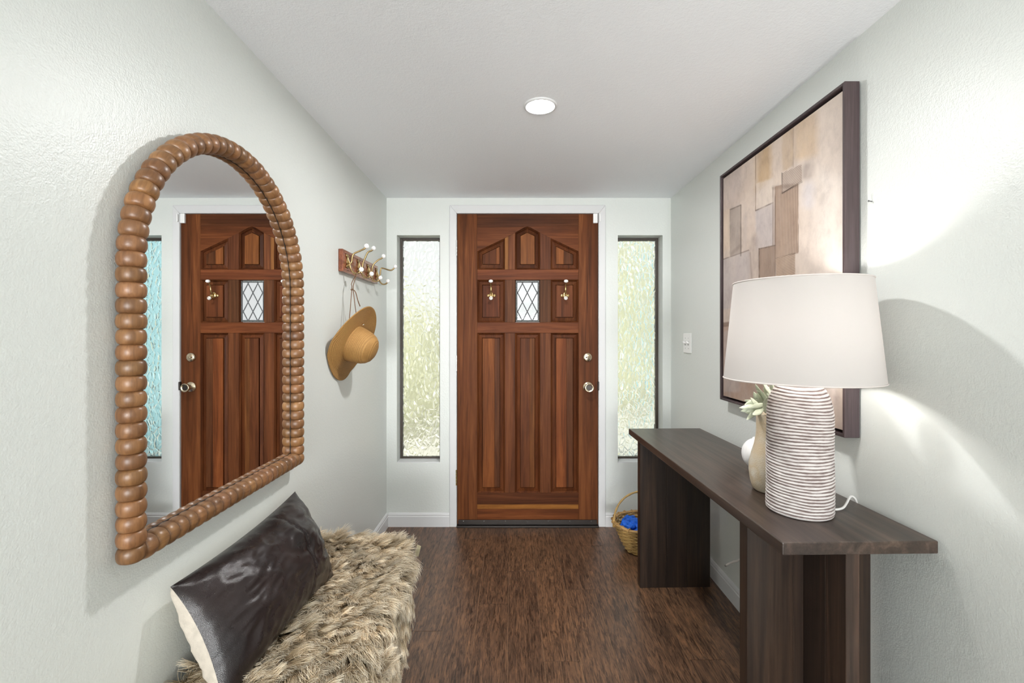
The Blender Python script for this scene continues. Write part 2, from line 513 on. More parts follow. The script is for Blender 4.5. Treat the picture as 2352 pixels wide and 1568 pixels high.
def smooth_path(pts, k=6):
    """Catmull-Rom"""
    pts = [Vector(p) for p in pts]
    ext = [pts[0] * 2 - pts[1]] + pts + [pts[-1] * 2 - pts[-2]]
    out = []
    for i in range(1, len(ext) - 2):
        p0, p1, p2, p3 = ext[i - 1:i + 3]
        for s in range(k):
            t = s / k
            out.append(0.5 * ((2 * p1) + (p2 - p0) * t + (2 * p0 - 5 * p1 + 4 * p2 - p3) * t * t + (3 * p1 - p0 - 3 * p2 + p3) * t ** 3))
    out.append(pts[-1])
    return out

def tube(bm, pts, r, n_=8, closed=False):
    pts = [Vector(p) for p in pts]
    N = len(pts)
    rad = r if callable(r) else (lambda t: r)
    rings = []
    up = None
    for i, p in enumerate(pts):
        if closed: t = pts[(i + 1) % N] - pts[i - 1]
        else: t = pts[min(i + 1, N - 1)] - pts[max(i - 1, 0)]
        t.normalize()
        if up is None:
            up = t.orthogonal().normalized()
        up = (up - t * up.dot(t))
        if up.length < 1e-6: up = t.orthogonal()
        up.normalize()
        w = t.cross(up)
        rr = rad(i / max(1, N - 1))
        rings.append([bm.verts.new(p + (up * math.cos(a) + w * math.sin(a)) * rr) for a in [2 * math.pi * k / n_ for k in range(n_)]])
    pairs = list(zip(rings, rings[1:]))
    if closed: pairs.append((rings[-1], rings[0]))
    for a, b_ in pairs:
        for i in range(n_):
            j = (i + 1) % n_
            bm.faces.new((a[i], a[j], b_[j], b_[i]))
    if not closed:
        bm.faces.new(rings[0][::-1]); bm.faces.new(rings[-1])

def ball(bm, c, r, seg=16, scale=(1, 1, 1)):
    mat_ = Matrix.Translation(c) @ Matrix.Diagonal((scale[0], scale[1], scale[2], 1))
    bmesh.ops.create_uvsphere(bm, u_segments=seg, v_segments=max(6, seg // 2), radius=r, matrix=mat_)

def disc_rod(bm, a, b_, r0, r1=None, n_=20):
    tube(bm, [Vector(a), Vector(b_)], (lambda t: r0 if t < 0.5 else (r1 if r1 is not None else r0)), n_)

# ------------------------------------------------------------------ room shell
XL, XR = -0.823, 1.043
ZC = CAMZ + (VY - 454.5) * WD / F
YB = -6.4
T = 0.13

def struct(name, bm, mat, label, cat, parent=None, smooth=False):
    o = fin(bm, name, mat, parent, smooth)
    if parent is None: tag(o, label, cat, None, 'structure')
    return o

struct('wall_left', bbox(XL - T, XL, YB - T, WD + T, -0.05, ZC), M['wall'], 'pale sage green textured wall carrying the arched mirror', 'wall')
struct('wall_right', bbox(XR, XR + T, YB - T, WD + T, -0.05, ZC), M['wall'], 'pale sage green textured wall behind the console table', 'wall')
struct('wall_rear', bbox(XL, XR, YB - T, YB, -0.05, ZC), M['wall'], 'pale plain wall at the rear end of the hallway', 'wall')
struct('ceiling', bbox(XL - T, XR + T, YB - T, WD + T, ZC, ZC + T), M['ceiling'], 'smooth white ceiling with a recessed light', 'ceiling')

# wall with the door and two sidelights: shell with three openings
def holed_wall(xs, zs, holes, y0, y1):
    bm = bmesh.new(); V = {}
    def v_(i, k, y):
        if (i, k, y) not in V: V[(i, k, y)] = bm.verts.new((xs[i], y, zs[k]))
        return V[(i, k, y)]
    solid = lambda i, k: 0 <= i < len(xs) - 1 and 0 <= k < len(zs) - 1 and (i, k) not in holes
    for i in range(len(xs) - 1):
        for k in range(len(zs) - 1):
            if not solid(i, k): continue
            bm.faces.new([v_(i, k, y0), v_(i + 1, k, y0), v_(i + 1, k + 1, y0), v_(i, k + 1, y0)])
            bm.faces.new([v_(i, k, y1), v_(i, k + 1, y1), v_(i + 1, k + 1, y1), v_(i + 1, k, y1)])
            if not solid(i - 1, k): bm.faces.new([v_(i, k, y0), v_(i, k + 1, y0), v_(i, k + 1, y1), v_(i, k, y1)])
            if not solid(i + 1, k): bm.faces.new([v_(i + 1, k, y0), v_(i + 1, k, y1), v_(i + 1, k + 1, y1), v_(i + 1, k + 1, y0)])
            if not solid(i, k - 1): bm.faces.new([v_(i, k, y0), v_(i, k, y1), v_(i + 1, k, y1), v_(i + 1, k, y0)])
            if not solid(i, k + 1): bm.faces.new([v_(i, k + 1, y0), v_(i + 1, k + 1, y0), v_(i + 1, k + 1, y1), v_(i, k + 1, y1)])
    return bm
WL0, WL1 = wx(911.5), wx(1010.5)
WR0, WR1 = wx(1419), wx(1522)
DX0, DX1 = wx(1048.5), wx(1375)
WZ0, WZ1 = wz(1063), wz(540)
DZ1 = wz(490.5)
xs = [XL, WL0, WL1, DX0, DX1, WR0, WR1, XR]
zs = [-0.05, 0.0, WZ0, WZ1, DZ1, ZC]
struct('wall_back', holed_wall(xs, zs, {(1, 2), (5, 2), (3, 1), (3, 2), (3, 3)}, WD, WD + T), M['wall'], 'pale wall with the front door and two sidelights', 'wall')

# ------------------------------------------------------------------ floor of planks
bm = bbox(XL - T, XR + T, YB - T, WD + T, -0.06, -0.0015)
floor = struct('floor', bm, M['seam'], 'dark brown hand scraped wood plank floor', 'floor')
PW, PL = 0.1405, 1.215
PX0 = -0.017
ends = {-2: 2.802, -1: 2.125, 0: 2.417, 1: 1.752, 2: 2.245, 3: 2.71, 4: 2.063, 5: 1.76, 6: 2.55, 7: 1.95, -3: 1.93, -4: 2.45, -5: 2.05, -6: 2.6}
GAP = 0.0012
full = None
for k in range(-6, 8):
    x0, x1 = max(PX0 + k * PW, XL), min(PX0 + (k + 1) * PW, XR)
    if x1 - x0 < 0.005: continue
    e = ends.get(k, 2.0)
    ys = sorted({YB, WD} | {e + j * PL for j in range(-9, 3) if YB + 0.05 < e + j * PL < WD - 0.02})
    for y0, y1 in zip(ys, ys[1:]):
        w, l = x1 - x0 - GAP, y1 - y0 - GAP
        isfull = abs(w - (PW - GAP)) < 1e-6 and abs(l - (PL - GAP)) < 1e-6
        if isfull and full:
            me = full
        else:
            b2 = bbox(-w / 2, w / 2, -l / 2, l / 2, -0.0015, 0.0, 0.0004, 1)
            bmesh.ops.recalc_face_normals(b2, faces=b2.faces)
            me = bpy.data.meshes.new('plank'); b2.to_mesh(me); b2.free(); me.materials.append(M['floor'])
            if isfull: full = me
        o = bpy.data.objects.new('plank', me); o.location = ((x0 + x1) / 2, (y0 + y1) / 2, 0); o.parent = floor
        link(o)

# ------------------------------------------------------------------ baseboards
BH = 0.089
def base_profile(): return [(0, 0), (0.014, 0), (0.014, 0.066), (0.011, 0.070), (0.011, 0.078), (0.007, 0.0845), (0.003, BH), (0, BH)]
def run_base(name, a, b_, nrm, label):
    bm = bmesh.new()
    a, b_, nrm = Vector(a), Vector(b_), Vector(nrm)
    A = [bm.verts.new(a + nrm * p + Vector((0, 0, z))) for p, z in base_profile()]
    B = [bm.verts.new(b_ + nrm * p + Vector((0, 0, z))) for p, z in base_profile()]
    bm.faces.new(A); bm.faces.new(B[::-1])
    for i in range(len(A)):
        j = (i + 1) % len(A); bm.faces.new((A[i], B[i], B[j], A[j]))
    struct(name, bm, M['trim'], label, 'baseboard')
CAS0, CAS1, CAST = wx(1033), wx(1390), wz(472)
run_base('baseboard_left', (XL, YB, 0), (XL, WD, 0), (1, 0, 0), 'white baseboard along the wall with the mirror, behind the bench')
run_base('baseboard_right', (XR, YB, 0), (XR, WD, 0), (-1, 0, 0), 'white baseboard along the wall behind the console table')
run_base('baseboard_back_left', (XL + 0.014, WD, 0), (CAS0, WD, 0), (0, -1, 0), 'short white baseboard between bench corner and hinge side of the door')
run_base('baseboard_back_right', (CAS1, WD, 0), (XR - 0.014, WD, 0), (0, -1, 0), 'short white baseboard behind the wicker basket')

# ------------------------------------------------------------------ door casing
trim = thing('trim_1', 'white painted casing around the front door', 'door casing', ((CAS0 + CAS1) / 2, WD, 0), kind='structure')
def casing(poly, name):
    fin(prism_xz(poly, WD - 0.016, WD + 0.03, 0.003), name, M['trim'], trim)
ix0, ix1, iz = wx(1049.5), wx(1374), wz(491)
casing([(CAS0, 0), (ix0, 0), (ix0, iz), (CAS0, CAST)], 'jamb')
casing([(ix1, 0), (CAS1, 0), (CAS1, CAST), (ix1, iz)], 'jamb')
casing([(CAS0, CAST), (ix0, iz), (ix1, iz), (CAS1, CAST)], 'head')
fin(prism_xz([(ix0, 0), (ix0 + 0.012, 0), (ix0 + 0.012, iz - 0.012), (ix1 - 0.012, iz - 0.012), (ix1 - 0.012, 0), (ix1, 0), (ix1, iz), (ix0, iz)], WD + 0.05, WD + T, 0), 'door_stop', M['trim'], trim)
fin(bbox(ix0, ix1, WD - 0.03, WD + T, 0.0, 0.012, 0.003), 'threshold', M['bronze'], trim)

# ------------------------------------------------------------------ the front door
YF = WD - 0.004                      # face of the door
door = thing('door_1', 'stained mahogany front door with arched raised panels and a small leaded window', 'door', ((ix0 + ix1) / 2, YF, 0.014), kind='structure')
def pz(poly): return [(wx(x), wz(y)) for x, y in poly]
def dpart(name, poly, mat, col, y0=YF, y1=YF + 0.044, parent=None, off=0.0007):
    o = fin(prism_xz(pz(poly), y0, y1, off), name, M[mat], parent or door)
    o.color = (*col, 1)
    return o
L_, R_ = 1050.5, 1373
BOT = 1202.5
dpart('stile', [(L_, 491.8), (1096, 491.8), (1096, BOT), (L_, BOT)], 'door_v', (0.92, 0.95, 0.9))
dpart('stile', [(1328.6, 491.8), (R_, 491.8), (R_, BOT), (1328.6, BOT)], 'door_v', (0.95, 1.0, 1.0))
arch = [(1096.5, 577), (1159, 547), (1183.3, 534.5), (1203, 523), (1211, 520.5), (1219, 523), (1240, 534.5), (1265, 547), (1328.2, 577)]
# top rail of two glued boards: dark upper board and redder lower board with the arch
dpart('rail', [(1096.2, 491.8), (1328.4, 491.8), (1328.4, 519), (1211, 520.3), (1096.2, 522)], 'door_h', (0.62, 0.66, 0.75))
o = dpart('rail', [(1096.2, 522.2)] + [(1211, 520.35)] + [(1328.4, 519.2), (1328.4, 577)] + arch[::-1][1:-1] + [(1096.2, 577)], 'door_h', (0.95, 0.95, 0.95), off=0)
for (y0, y1, c_) in ((619, 642.3, (1.05, 1.02, 1.1)), (740.3, 764.3, (1.0, 0.98, 1.0))):
    dpart('rail', [(1096.2, y0), (1328.4, y0), (1328.4, y1), (1096.2, y1)], 'door_h', c_)
dpart('rail', [(1096.2, 1131.3), (1328.4, 1131.3), (1328.4, 1157.5), (1096.2, 1157.5)], 'door_h', (0.62, 0.62, 0.66))
dpart('rail', [(1096.2, 1157.6), (1328.4, 1157.6), (1328.4, 1168), (1096.2, 1168)], 'door_h', (1.6, 2.0, 1.3))
dpart('rail', [(1096.2, 1168.1), (1328.4, 1168.1), (1328.4, BOT), (1096.2, BOT)], 'door_h', (0.95, 0.92, 0.85))
# mullions
def mull(x0, x1, y0, y1, c_, yt0=None, yt1=None):
    dpart('mullion', [(x0, yt0 or y0), (x1, yt1 or y0), (x1, y1), (x0, y1)], 'door_v', c_)
mull(1159.8, 1167.5, 547, 618.8, (1.75, 2.3, 2.0), 546.8, 543)
mull(1167.6, 1183, 547, 618.8, (1.05, 1.15, 1.3), 543, 534.8)
mull(1240.4, 1265, 547, 618.8, (0.95, 1.0, 1.15), 534.8, 546.8)
mull(1159.8, 1183, 642.6, 740, (0.72, 0.85, 1.05))
mull(1240.4, 1265, 642.6, 740, (0.62, 0.78, 0.95))
mull(1159.8, 1183, 764.6, 1131, (0.92, 0.98, 1.05))
mull(1240.4, 1265, 764.6, 1131, (0.92, 0.98, 1.05))

def inset(poly, d):
    """convex polygon in (x, z), either winding, moved inwards by d"""
    n_ = len(poly)
    ar = sum(poly[i][0] * poly[(i + 1) % n_][1] - poly[(i + 1) % n_][0] * poly[i][1] for i in range(n_))
    s = 1 if ar > 0 else -1
    lines = []
    for i in range(n_):
        x0, y0 = poly[i]; x1, y1 = poly[(i + 1) % n_]
        dx, dy = x1 - x0, y1 - y0; l = math.hypot(dx, dy)
        nx, ny = -dy / l * s, dx / l * s
        lines.append((x0 + nx * d, y0 + ny * d, dx, dy))
    out = []
    for i in range(n_):
        ax, ay, adx, ady = lines[i - 1]; bx, by, bdx, bdy = lines[i]
        den = adx * bdy - ady * bdx
        t = ((bx - ax) * bdy - (by - ay) * bdx) / den
        out.append((ax + adx * t, ay + ady * t))
    return out

def clip(poly, xc, keep_left):
    out = []
    n_ = len(poly)
    for i in range(n_):
        a, b_ = poly[i], poly[(i + 1) % n_]
        ia, ib = (a[0] <= xc) == keep_left, (b_[0] <= xc) == keep_left
        if ia: out.append(a)
        if ia != ib:
            t = (xc - a[0]) / (b_[0] - a[0]); out.append((xc, a[1] + (b_[1] - a[1]) * t))
    return out

def ring(bm, p0, y0, p1, y1):
    a = [bm.verts.new((x, y0, z)) for x, z in p0]; b_ = [bm.verts.new((x, y1, z)) for x, z in p1]
    for i in range(len(a)):
        j = (i + 1) % len(a); bm.faces.new((a[i], a[j], b_[j], b_[i]))

def raised_panel(polypx, split, c0, c1, bc=(0.6, 0.6, 0.65), w=0.033):
    poly = pz(polypx)
    bm = bmesh.new()
    p1, p2, p3 = inset(poly, 0.008), inset(poly, 0.011), inset(poly, w - 0.002)
    ring(bm, poly, YF, p1, YF + 0.009); ring(bm, p1, YF + 0.009, p2, YF + 0.016)
    ring(bm, p2, YF + 0.016, p3, YF + 0.011)
    ring(bm, p3, YF + 0.011, inset(poly, w), YF + 0.020)
    bm.faces.new([bm.verts.new((x, YF + 0.02, z)) for x, z in inset(poly, w)])
    bmesh.ops.remove_doubles(bm, verts=bm.verts, dist=1e-5)
    o = fin(bm, 'panel', M['door_v'], door, recalc=False)
    for f in o.data.polygons:
        if f.normal.y > 0: f.flip()
    o.color = (*bc, 1)
    field = inset(poly, w + 0.002)
    pieces = [field] if split is None else [clip(field, wx(split), True), clip(field, wx(split), False)]
    for q, c_ in zip(pieces, (c0, c1)):
        b2 = prism_xz(q, YF + 0.003, YF + 0.02, 0.0012)
        b_o = fin(b2, 'panel_board', M['door_v'], o); b_o.color = (*c_, 1)

dk, rd, og = (0.62, 0.68, 0.78), (1.0, 1.0, 1.0), (1.45, 1.5, 1.25)
raised_panel([(1096.5, 577), (1159.6, 547), (1159.6, 618.8), (1096.5, 618.8)], 1140, (0.85, 0.85, 0.8), og, (0.75, 0.75, 0.75))
raised_panel([(1183.3, 534.5), (1211, 520.5), (1240, 534.5), (1240, 618.8), (1183.3, 618.8)], None, (1.45, 1.65, 1.4), og, (0.65, 0.65, 0.65))
raised_panel([(1265.2, 547), (1328.2, 577), (1328.2, 618.8), (1265.2, 618.8)], 1295, (1.35, 1.45, 1.3), (0.75, 0.85, 0.9), (0.75, 0.75, 0.8))
raised_panel([(1096.5, 642.6), (1159.6, 642.6), (1159.6, 740), (1096.5, 740)], None, (0.95, 0.9, 0.95), rd, (0.65, 0.65, 0.7))
raised_panel([(1265.2, 642.6), (1328.2, 642.6), (1328.2, 740), (1265.2, 740)], None, (0.9, 0.9, 0.95), rd, (0.7, 0.72, 0.72))
raised_panel([(1096.5, 764.6), (1159.6, 764.6), (1159.6, 1131), (1096.5, 1131)], 1135.5, (1.4, 1.45, 1.2), (0.68, 0.76, 0.85), (0.74, 0.72, 0.70))
raised_panel([(1183.3, 764.6), (1240, 764.6), (1240, 1131), (1183.3, 1131)], 1217, (0.7, 0.72, 0.8), (0.95, 1.1, 1.0), (0.80, 0.76, 0.72))
raised_panel([(1265.2, 764.6), (1328.2, 764.6), (1328.2, 1131), (1265.2, 1131)], 1301, (1.3, 1.25, 1.15), (0.65, 0.72, 0.82), (0.74, 0.72, 0.70))

# unseen backing added behind panels and rails to stop daylight leaking through gaps
cb_ = bmesh.new()
for (a0, a1, c0, c1) in ((1051.5, 1184, 493, 1201), (1240, 1372, 493, 1201), (1184, 1240, 493, 642), (1184, 1240, 741, 1201)):
    box(cb_, wx(a0), wx(a1), YF + 0.0215, YF + 0.043, wz(c1), wz(c0))
fin(cb_, 'leak_backing', M['door_v'], door).color = (0.6, 0.6, 0.6, 1)

# small leaded window in the door
gx0, gx1, gz0, gz1 = wx(1184.5), wx(1239), wz(738.5), wz(644.5)
lw = thing('leaded_window', '', '', (0, 0, 0)); del lw['label'], lw['category']
lw.parent = door; lw.matrix_parent_inverse = Matrix.Translation(-door.location)
fb = bmesh.new()
outer = pz([(1183.3, 642.6), (1240, 642.6), (1240, 740), (1183.3, 740)])
ring(fb, outer, YF, inset(outer, 0.005), YF + 0.014); 
bmesh.ops.remove_doubles(fb, verts=fb.verts, dist=1e-5)
fo = fin(fb, 'glazing_bead', M['door_v'], lw); fo.color = (0.5, 0.5, 0.55, 1)
YG = YF + 0.016
# border of pebbled glass, four strips
bwid = 0.0085
for (a0, a1, c0, c1) in ((gx0, gx0 + bwid, gz0, gz1), (gx1 - bwid, gx1, gz0, gz1), (gx0 + bwid, gx1 - bwid, gz0, gz0 + bwid), (gx0 + bwid, gx1 - bwid, gz1 - bwid, gz1)):
    fin(bbox(a0, a1, YG, YG + 0.006, c0, c1), 'border_pane', M['pebble'], lw)
qx0, qx1, qz0, qz1 = gx0 + bwid, gx1 - bwid, gz0 + bwid, gz1 - bwid
def clip_rect(poly):
    def half(poly, f):
        out = []
        for i in range(len(poly)):
            a, b_ = poly[i], poly[(i + 1) % len(poly)]
            fa, fb_ = f(a), f(b_)
            if fa >= 0: out.append(a)
            if (fa >= 0) != (fb_ >= 0):
                t = fa / (fa - fb_); out.append((a[0] + (b_[0] - a[0]) * t, a[1] + (b_[1] - a[1]) * t))
        return out
    for f in (lambda p: p[0] - qx0, lambda p: qx1 - p[0], lambda p: p[1] - qz0, lambda p: qz1 - p[1]):
        poly = half(poly, f)
        if len(poly) < 3: return None
    return poly
dxs, dzs = 22.4 / 350, 43.4 / 350
cx0, cz0 = wx(1211.3), wz(693.6)
came = bmesh.new()
for i in range(-4, 5):
    for j in range(-4, 5):
        if (i + j) % 2: continue
        cx, cz = cx0 + i * dxs / 2, cz0 + j * dzs / 2
        dia = [(cx - dxs / 2, cz), (cx, cz - dzs / 2), (cx + dxs / 2, cz), (cx, cz + dzs / 2)]
        q = clip_rect(dia)
        if not q or abs(sum(q[k][0] * q[(k + 1) % len(q)][1] - q[(k + 1) % len(q)][0] * q[k][1] for k in range(len(q)))) < 1e-5: continue
        fin(prism_xz(q, YG, YG + 0.004), 'pane', M['clear'], lw)
        for k in range(len(q)):
            (ax, az), (bx, bz) = q[k], q[(k + 1) % len(q)]
            if abs(ax - bx) > 1e-5 and abs(az - bz) > 1e-5 and k < 99:
                if (bx - ax) > 0: tube(came, [(ax, YG, az), (bx, YG, bz)], 0.0032, 6)
for a, b_ in (((qx0, qz0), (qx1, qz0)), ((qx1, qz0), (qx1, qz1)), ((qx1, qz1), (qx0, qz1)), ((qx0, qz1), (qx0, qz0))):
    tube(came, [(a[0], YG, a[1]), (b_[0], YG, b_[1])], 0.0028, 6)
fin(came, 'lead_came', M['lead'], lw)

# hardware
def hinge(py):
    b2 = bmesh.new()
    z = wz(py); x = wx(1049)
    for k in range(5):
        disc_rod(b2, (x, YF - 0.008, z - 0.05 + k * 0.0205), (x, YF - 0.008, z - 0.05 + k * 0.0205 + 0.0185), 0.0065, n_=12)
    fin(b2, 'hinge', M['steel'] if py < 1000 else M['old_brass'], door)
for py in (570, 834, 1095): hinge(py)
sw = fin(bbox(wx(1053), wx(1370.5), YF - 0.012, YF, wz(1202.5), wz(1192), 0.002), 'door_sweep', M['bronze'], door)
for px in (1065, 1112, 1161, 1210, 1259, 1308, 1357):
    b2 = bmesh.new(); ball(b2, (wx(px), YF - 0.012, wz(1194)), 0.0022, 8); fin(b2, 'screw', M['steel'], sw)
# deadbolt
cx, cz = wx(1349), wz(820)
b2 = bmesh.new()
tube(b2, [(cx, YF, cz), (cx, YF - 0.006, cz), (cx, YF - 0.012, cz), (cx, YF - 0.015, cz)], lambda t: 0.030 if t < 0.5 else (0.027 if t < 0.9 else 0.021), 32)
db = fin(b2, 'deadbolt', M['nickel'], door, True)
b2 = bmesh.new(); ball(b2, (cx, YF - 0.022, cz), 0.017, 16, (1, 0.55, 0.36)); fin(b2, 'thumb_turn', M['nickel'], db, True)
# knob
cx, cz = wx(1350), wz(888)
b2 = bmesh.new()
prof = [(0.0, 0.034), (0.004, 0.034), (0.008, 0.030), (0.010, 0.016), (0.022, 0.012), (0.030, 0.014), (0.036, 0.022), (0.048, 0.0275), (0.058, 0.0285), (0.062, 0.0265), (0.060, 0.022), (0.050, 0.006), (0.049, 0.001)]
rings = []
for (d_, r_) in prof:
    rings.append([b2.verts.new((cx + r_ * math.cos(a), YF - d_, cz + r_ * math.sin(a))) for a in [2 * math.pi * k / 32 for k in range(32)]])
for a, b_ in zip(rings, rings[1:]):
    for i in range(32): b2.faces.new((a[i], a[(i + 1) % 32], b_[(i + 1) % 32], b_[i]))
b2.faces.new(rings[-1])
kn = fin(b2, 'door_knob', M['nickel'], door, True)
b2 = bmesh.new(); disc_rod(b2, (cx, YF - 0.05, cz), (cx, YF - 0.0575, cz), 0.018, n_=24); fin(b2, 'knob_dark_reflection', M['bronze'], kn)  # dark disc stands in for the dark reflection in the knob's hollow
fin(bbox(wx(1371.5), wx(1375.0), YF - 0.018, YF + 0.01, wz(895), wz(876), 0.002), 'strike_plate', M['bronze'], trim)

# contact sensor
sen = thing('door_sensor', 'small white contact sensor at the top corner of the front door', 'sensor', (wx(1366), YF, wz(503)))
fin(bbox(wx(1361.5), wx(1372), YF - 0.016, YF - 0.0005, wz(513.5), wz(491.8), 0.003), 'housing', M['plastic'], sen)
fin(bbox(wx(1375.2), wx(1378), WD - 0.028, WD - 0.0165, wz(511), wz(493.5), 0.002), 'magnet', M['plastic'], sen)

# brass coat hooks on the door
def door_hook(px, label):
    x = wx(px); z = wz(679)
    t = thing('coat_hook', label, 'hook', (x, YF, z), 'coat hooks screwed to the door')
    y = YF + 0.003
    b2 = bmesh.new()
    # trefoil back plate
    ball(b2, (x, y - 0.002, z + 0.004), 0.014, 14, (1, 0.35, 1.5))
    for s in (-1, 1):
        ball(b2, (x + s * 0.020, y - 0.002, z + 0.001), 0.0095, 12, (1, 0.3, 1))
        tube(b2, [(x + s * 0.008, y - 0.002, z + 0.004), (x + s * 0.018, y - 0.002, z + 0.001)], 0.004, 8)
    fin(b2, 'back_plate', M['brass'], t, True)
    b2 = bmesh.new()
    tube(b2, smooth_path([(x, y - 0.004, z + 0.008), (x, y - 0.022, z + 0.012), (x, y - 0.034, z + 0.030), (x, y - 0.038, z + 0.055), (x, y - 0.052, z + 0.078), (x, y - 0.060, z + 0.084)]), 0.0042, 10)
    fin(b2, 'upper_arm', M['brass'], t, True)
    b2 = bmesh.new()
    tube(b2, smooth_path([(x, y - 0.004, z + 0.004), (x, y - 0.016, z - 0.014), (x, y - 0.032, z - 0.026), (x, y - 0.044, z - 0.022)]), 0.0042, 10)
    fin(b2, 'lower_arm', M['brass'], t, True)
    b2 = bmesh.new(); ball(b2, (x, y - 0.064, z + 0.088), 0.0145, 16, (1, 0.85, 0.72)); fin(b2, 'upper_tip', M['porcelain'], t, True)
    b2 = bmesh.new(); ball(b2, (x, y - 0.050, z - 0.020), 0.0122, 16, (1, 0.9, 1.0)); tp = fin(b2, 'lower_tip', M['porcelain'], t, True)
    b2 = bmesh.new(); ball(b2, (x, y - 0.0608, z - 0.018), 0.0036, 8, (1, 0.4, 1)); fin(b2, 'tip_screw', M['old_brass'], tp, True)
    for s in (-1, 1):
        b2 = bmesh.new(); ball(b2, (x + s * 0.021, y - 0.005, z + 0.001), 0.0034, 8, (1, 0.4, 1)); fin(b2, 'screw', M['old_brass'], t, True)
door_hook(1128.5, 'brass coat hook with white porcelain tips on the hinge side of the door')
door_hook(1297.5, 'brass coat hook with white porcelain tips on the door above the deadbolt side')

# ------------------------------------------------------------------ sidelight windows
def sidelight(n_, x0, x1, label):
    w = thing('window_%d' % n_, label, 'window', ((x0 + x1) / 2, WD + 0.1, WZ0), kind='structure')
    y0, y1 = WD + 0.088, WD + 0.118
    fw = 0.017
    z0, z1 = WZ0, WZ1
    fin(bbox(x0, x0 + fw, y0, y1, z0, z1, 0.002), 'frame_side', M['win_frame'], w)
    fin(bbox(x1 - fw, x1, y0, y1, z0, z1, 0.002), 'frame_side', M['win_frame'], w)
    fin(bbox(x0 + fw, x1 - fw, y0, y1, z0, z0 + fw, 0.002), 'frame_bottom', M['win_frame'], w)
    fin(bbox(x0 + fw, x1 - fw, y0, y1, z1 - fw, z1, 0.002), 'frame_top', M['win_frame'], w)
    fin(bbox(x0 + fw - 0.002, x1 - fw + 0.002, y0 + 0.010, y0 + 0.016, z0 + fw - 0.002, z1 - fw + 0.002), 'pane', M['glass'], w)
    fin(bbox(x0 + 0.0005, x1 - 0.0005, WD + 0.002, y0, z0, z0 + 0.006, 0.001), 'sill', M['trim'], w)
sidelight(1, WL0, WL1, 'narrow hammered glass sidelight on the hinge side of the front door')
sidelight(2, WR0, WR1, 'narrow hammered glass sidelight on the knob side of the front door')

# ------------------------------------------------------------------ outside, seen only through the glass
struct('ground_outside', bbox(-8, 9, WD + T, 16, -0.25, -0.1), M['concrete'], 'pale concrete porch and path outside the front door', 'path')
struct('wall_outside', bbox(2.3, 2.5, 3.9, 6.2, -0.1, 3.2), M['blue_wall'], 'pale blue outside wall seen in the mirror through the sidelight', 'wall')
def hedge(x0, x1, y0, y1, h, label):
    b2 = bmesh.new()
    bmesh.ops.create_icosphere(b2, subdivisions=5, radius=1.0)
    c = Vector(((x0 + x1) / 2, (y0 + y1) / 2, h / 2 - 0.1)); s = Vector(((x1 - x0) / 2, (y1 - y0) / 2, h / 2))
    for v_ in b2.verts:
        p = v_.co.copy()
        q = Vector([math.copysign(abs(k) ** 0.6, k) for k in p])
        d_ = 1 + 0.10 * mnoise.noise(p * 4) + 0.08 * mnoise.noise(p * 13)
        v_.co = Vector((c.x + q.x * s.x * d_, c.y + q.y * s.y * d_, max(-0.1, c.z + q.z * s.z * d_)))
    o = fin(b2, 'hedge', M['hedge'], None)
    tag(o, label, 'hedge', 'hedges outside the door')
hedge(-4.2, -0.55, 5.6, 6.8, 1.75, 'sunlit yellow green hedge outside the sidelight on the hinge side')
hedge(1.1, 2.48, 7.2, 8.4, 3.2, 'sunlit pale green hedge outside the sidelight on the knob side')

# ------------------------------------------------------------------ recessed ceiling light
dl = VY - 243
ld = (ZC - CAMZ) * F / dl
lx = (1241 - VX) * ld / F
rl = thing('ceiling_light', 'round lit recessed downlight in the white ceiling', 'ceiling light', (lx, ld, ZC))
b2 = bmesh.new()
lathe(b2, [(0.050, 0.0), (0.052, -0.005), (0.060, -0.006), (0.065, -0.003), (0.066, 0.0)], 48, (lx, ld, ZC), False, False)
fin(b2, 'trim_ring', M['trim'], rl, True)
b2 = bmesh.new(); lathe(b2, [(0.0515, -0.0035), (0.035, -0.0045), (0.002, -0.005)], 48, (lx, ld, ZC), False, True)
fin(b2, 'diffuser', M['downlight'], rl, True)

# ------------------------------------------------------------------ light switch
sy = XR * F / (1580 - VX); sz = CAMZ - (788 - VY) * sy / F
sp_ = thing('light_switch', 'white double toggle switch plate on the wall between sidelight and painting', 'light switch', (XR, sy, sz))
fin(bbox(XR - 0.006, XR, sy - 0.059, sy + 0.059, sz - 0.0585, sz + 0.0585, 0.003), 'plate', M['plastic'], sp_)
for s in (-1, 1):
    b2 = bmesh.new()
    yy = sy + s * 0.023
    vs = box(b2, XR - 0.022, XR - 0.004, yy - 0.005, yy + 0.005, sz - 0.004, sz + 0.008)
    for v_ in vs:
        if v_.co.x < XR - 0.02: v_.co.z += 0.006
    bevel(b2, 0.0012, 1)
    fin(b2, 'toggle', M['plastic'], sp_)
    fin(bbox(XR - 0.0066, XR - 0.006, yy - 0.0062, yy + 0.0062, sz - 0.0135, sz + 0.0135), 'toggle_slot', M['grey_plastic'], sp_)
    for k in (-1, 1):
        b2 = bmesh.new(); ball(b2, (XR - 0.006, yy, sz + k * 0.030), 0.0032, 8, (0.4, 1, 1)); fin(b2, 'screw', M['grey_plastic'], sp_)

# small screw hook left in the wall above the lamp
p = P(2003, 463, XR * F / (2003 - VX))
nl = thing('wall_nail', 'tiny dark nail and scuff on the wall above the lamp', 'nail', p)
b2 = bmesh.new(); tube(b2, [(XR + 0.002, p.y, p.z), (XR - 0.010, p.y, p.z + 0.002)], 0.0016, 8); fin(b2, 'shank', M['mark'], nl)
b2 = bmesh.new(); ball(b2, (XR - 0.010, p.y, p.z + 0.002), 0.003, 8, (0.5, 1, 1)); fin(b2, 'head', M['mark'], nl)

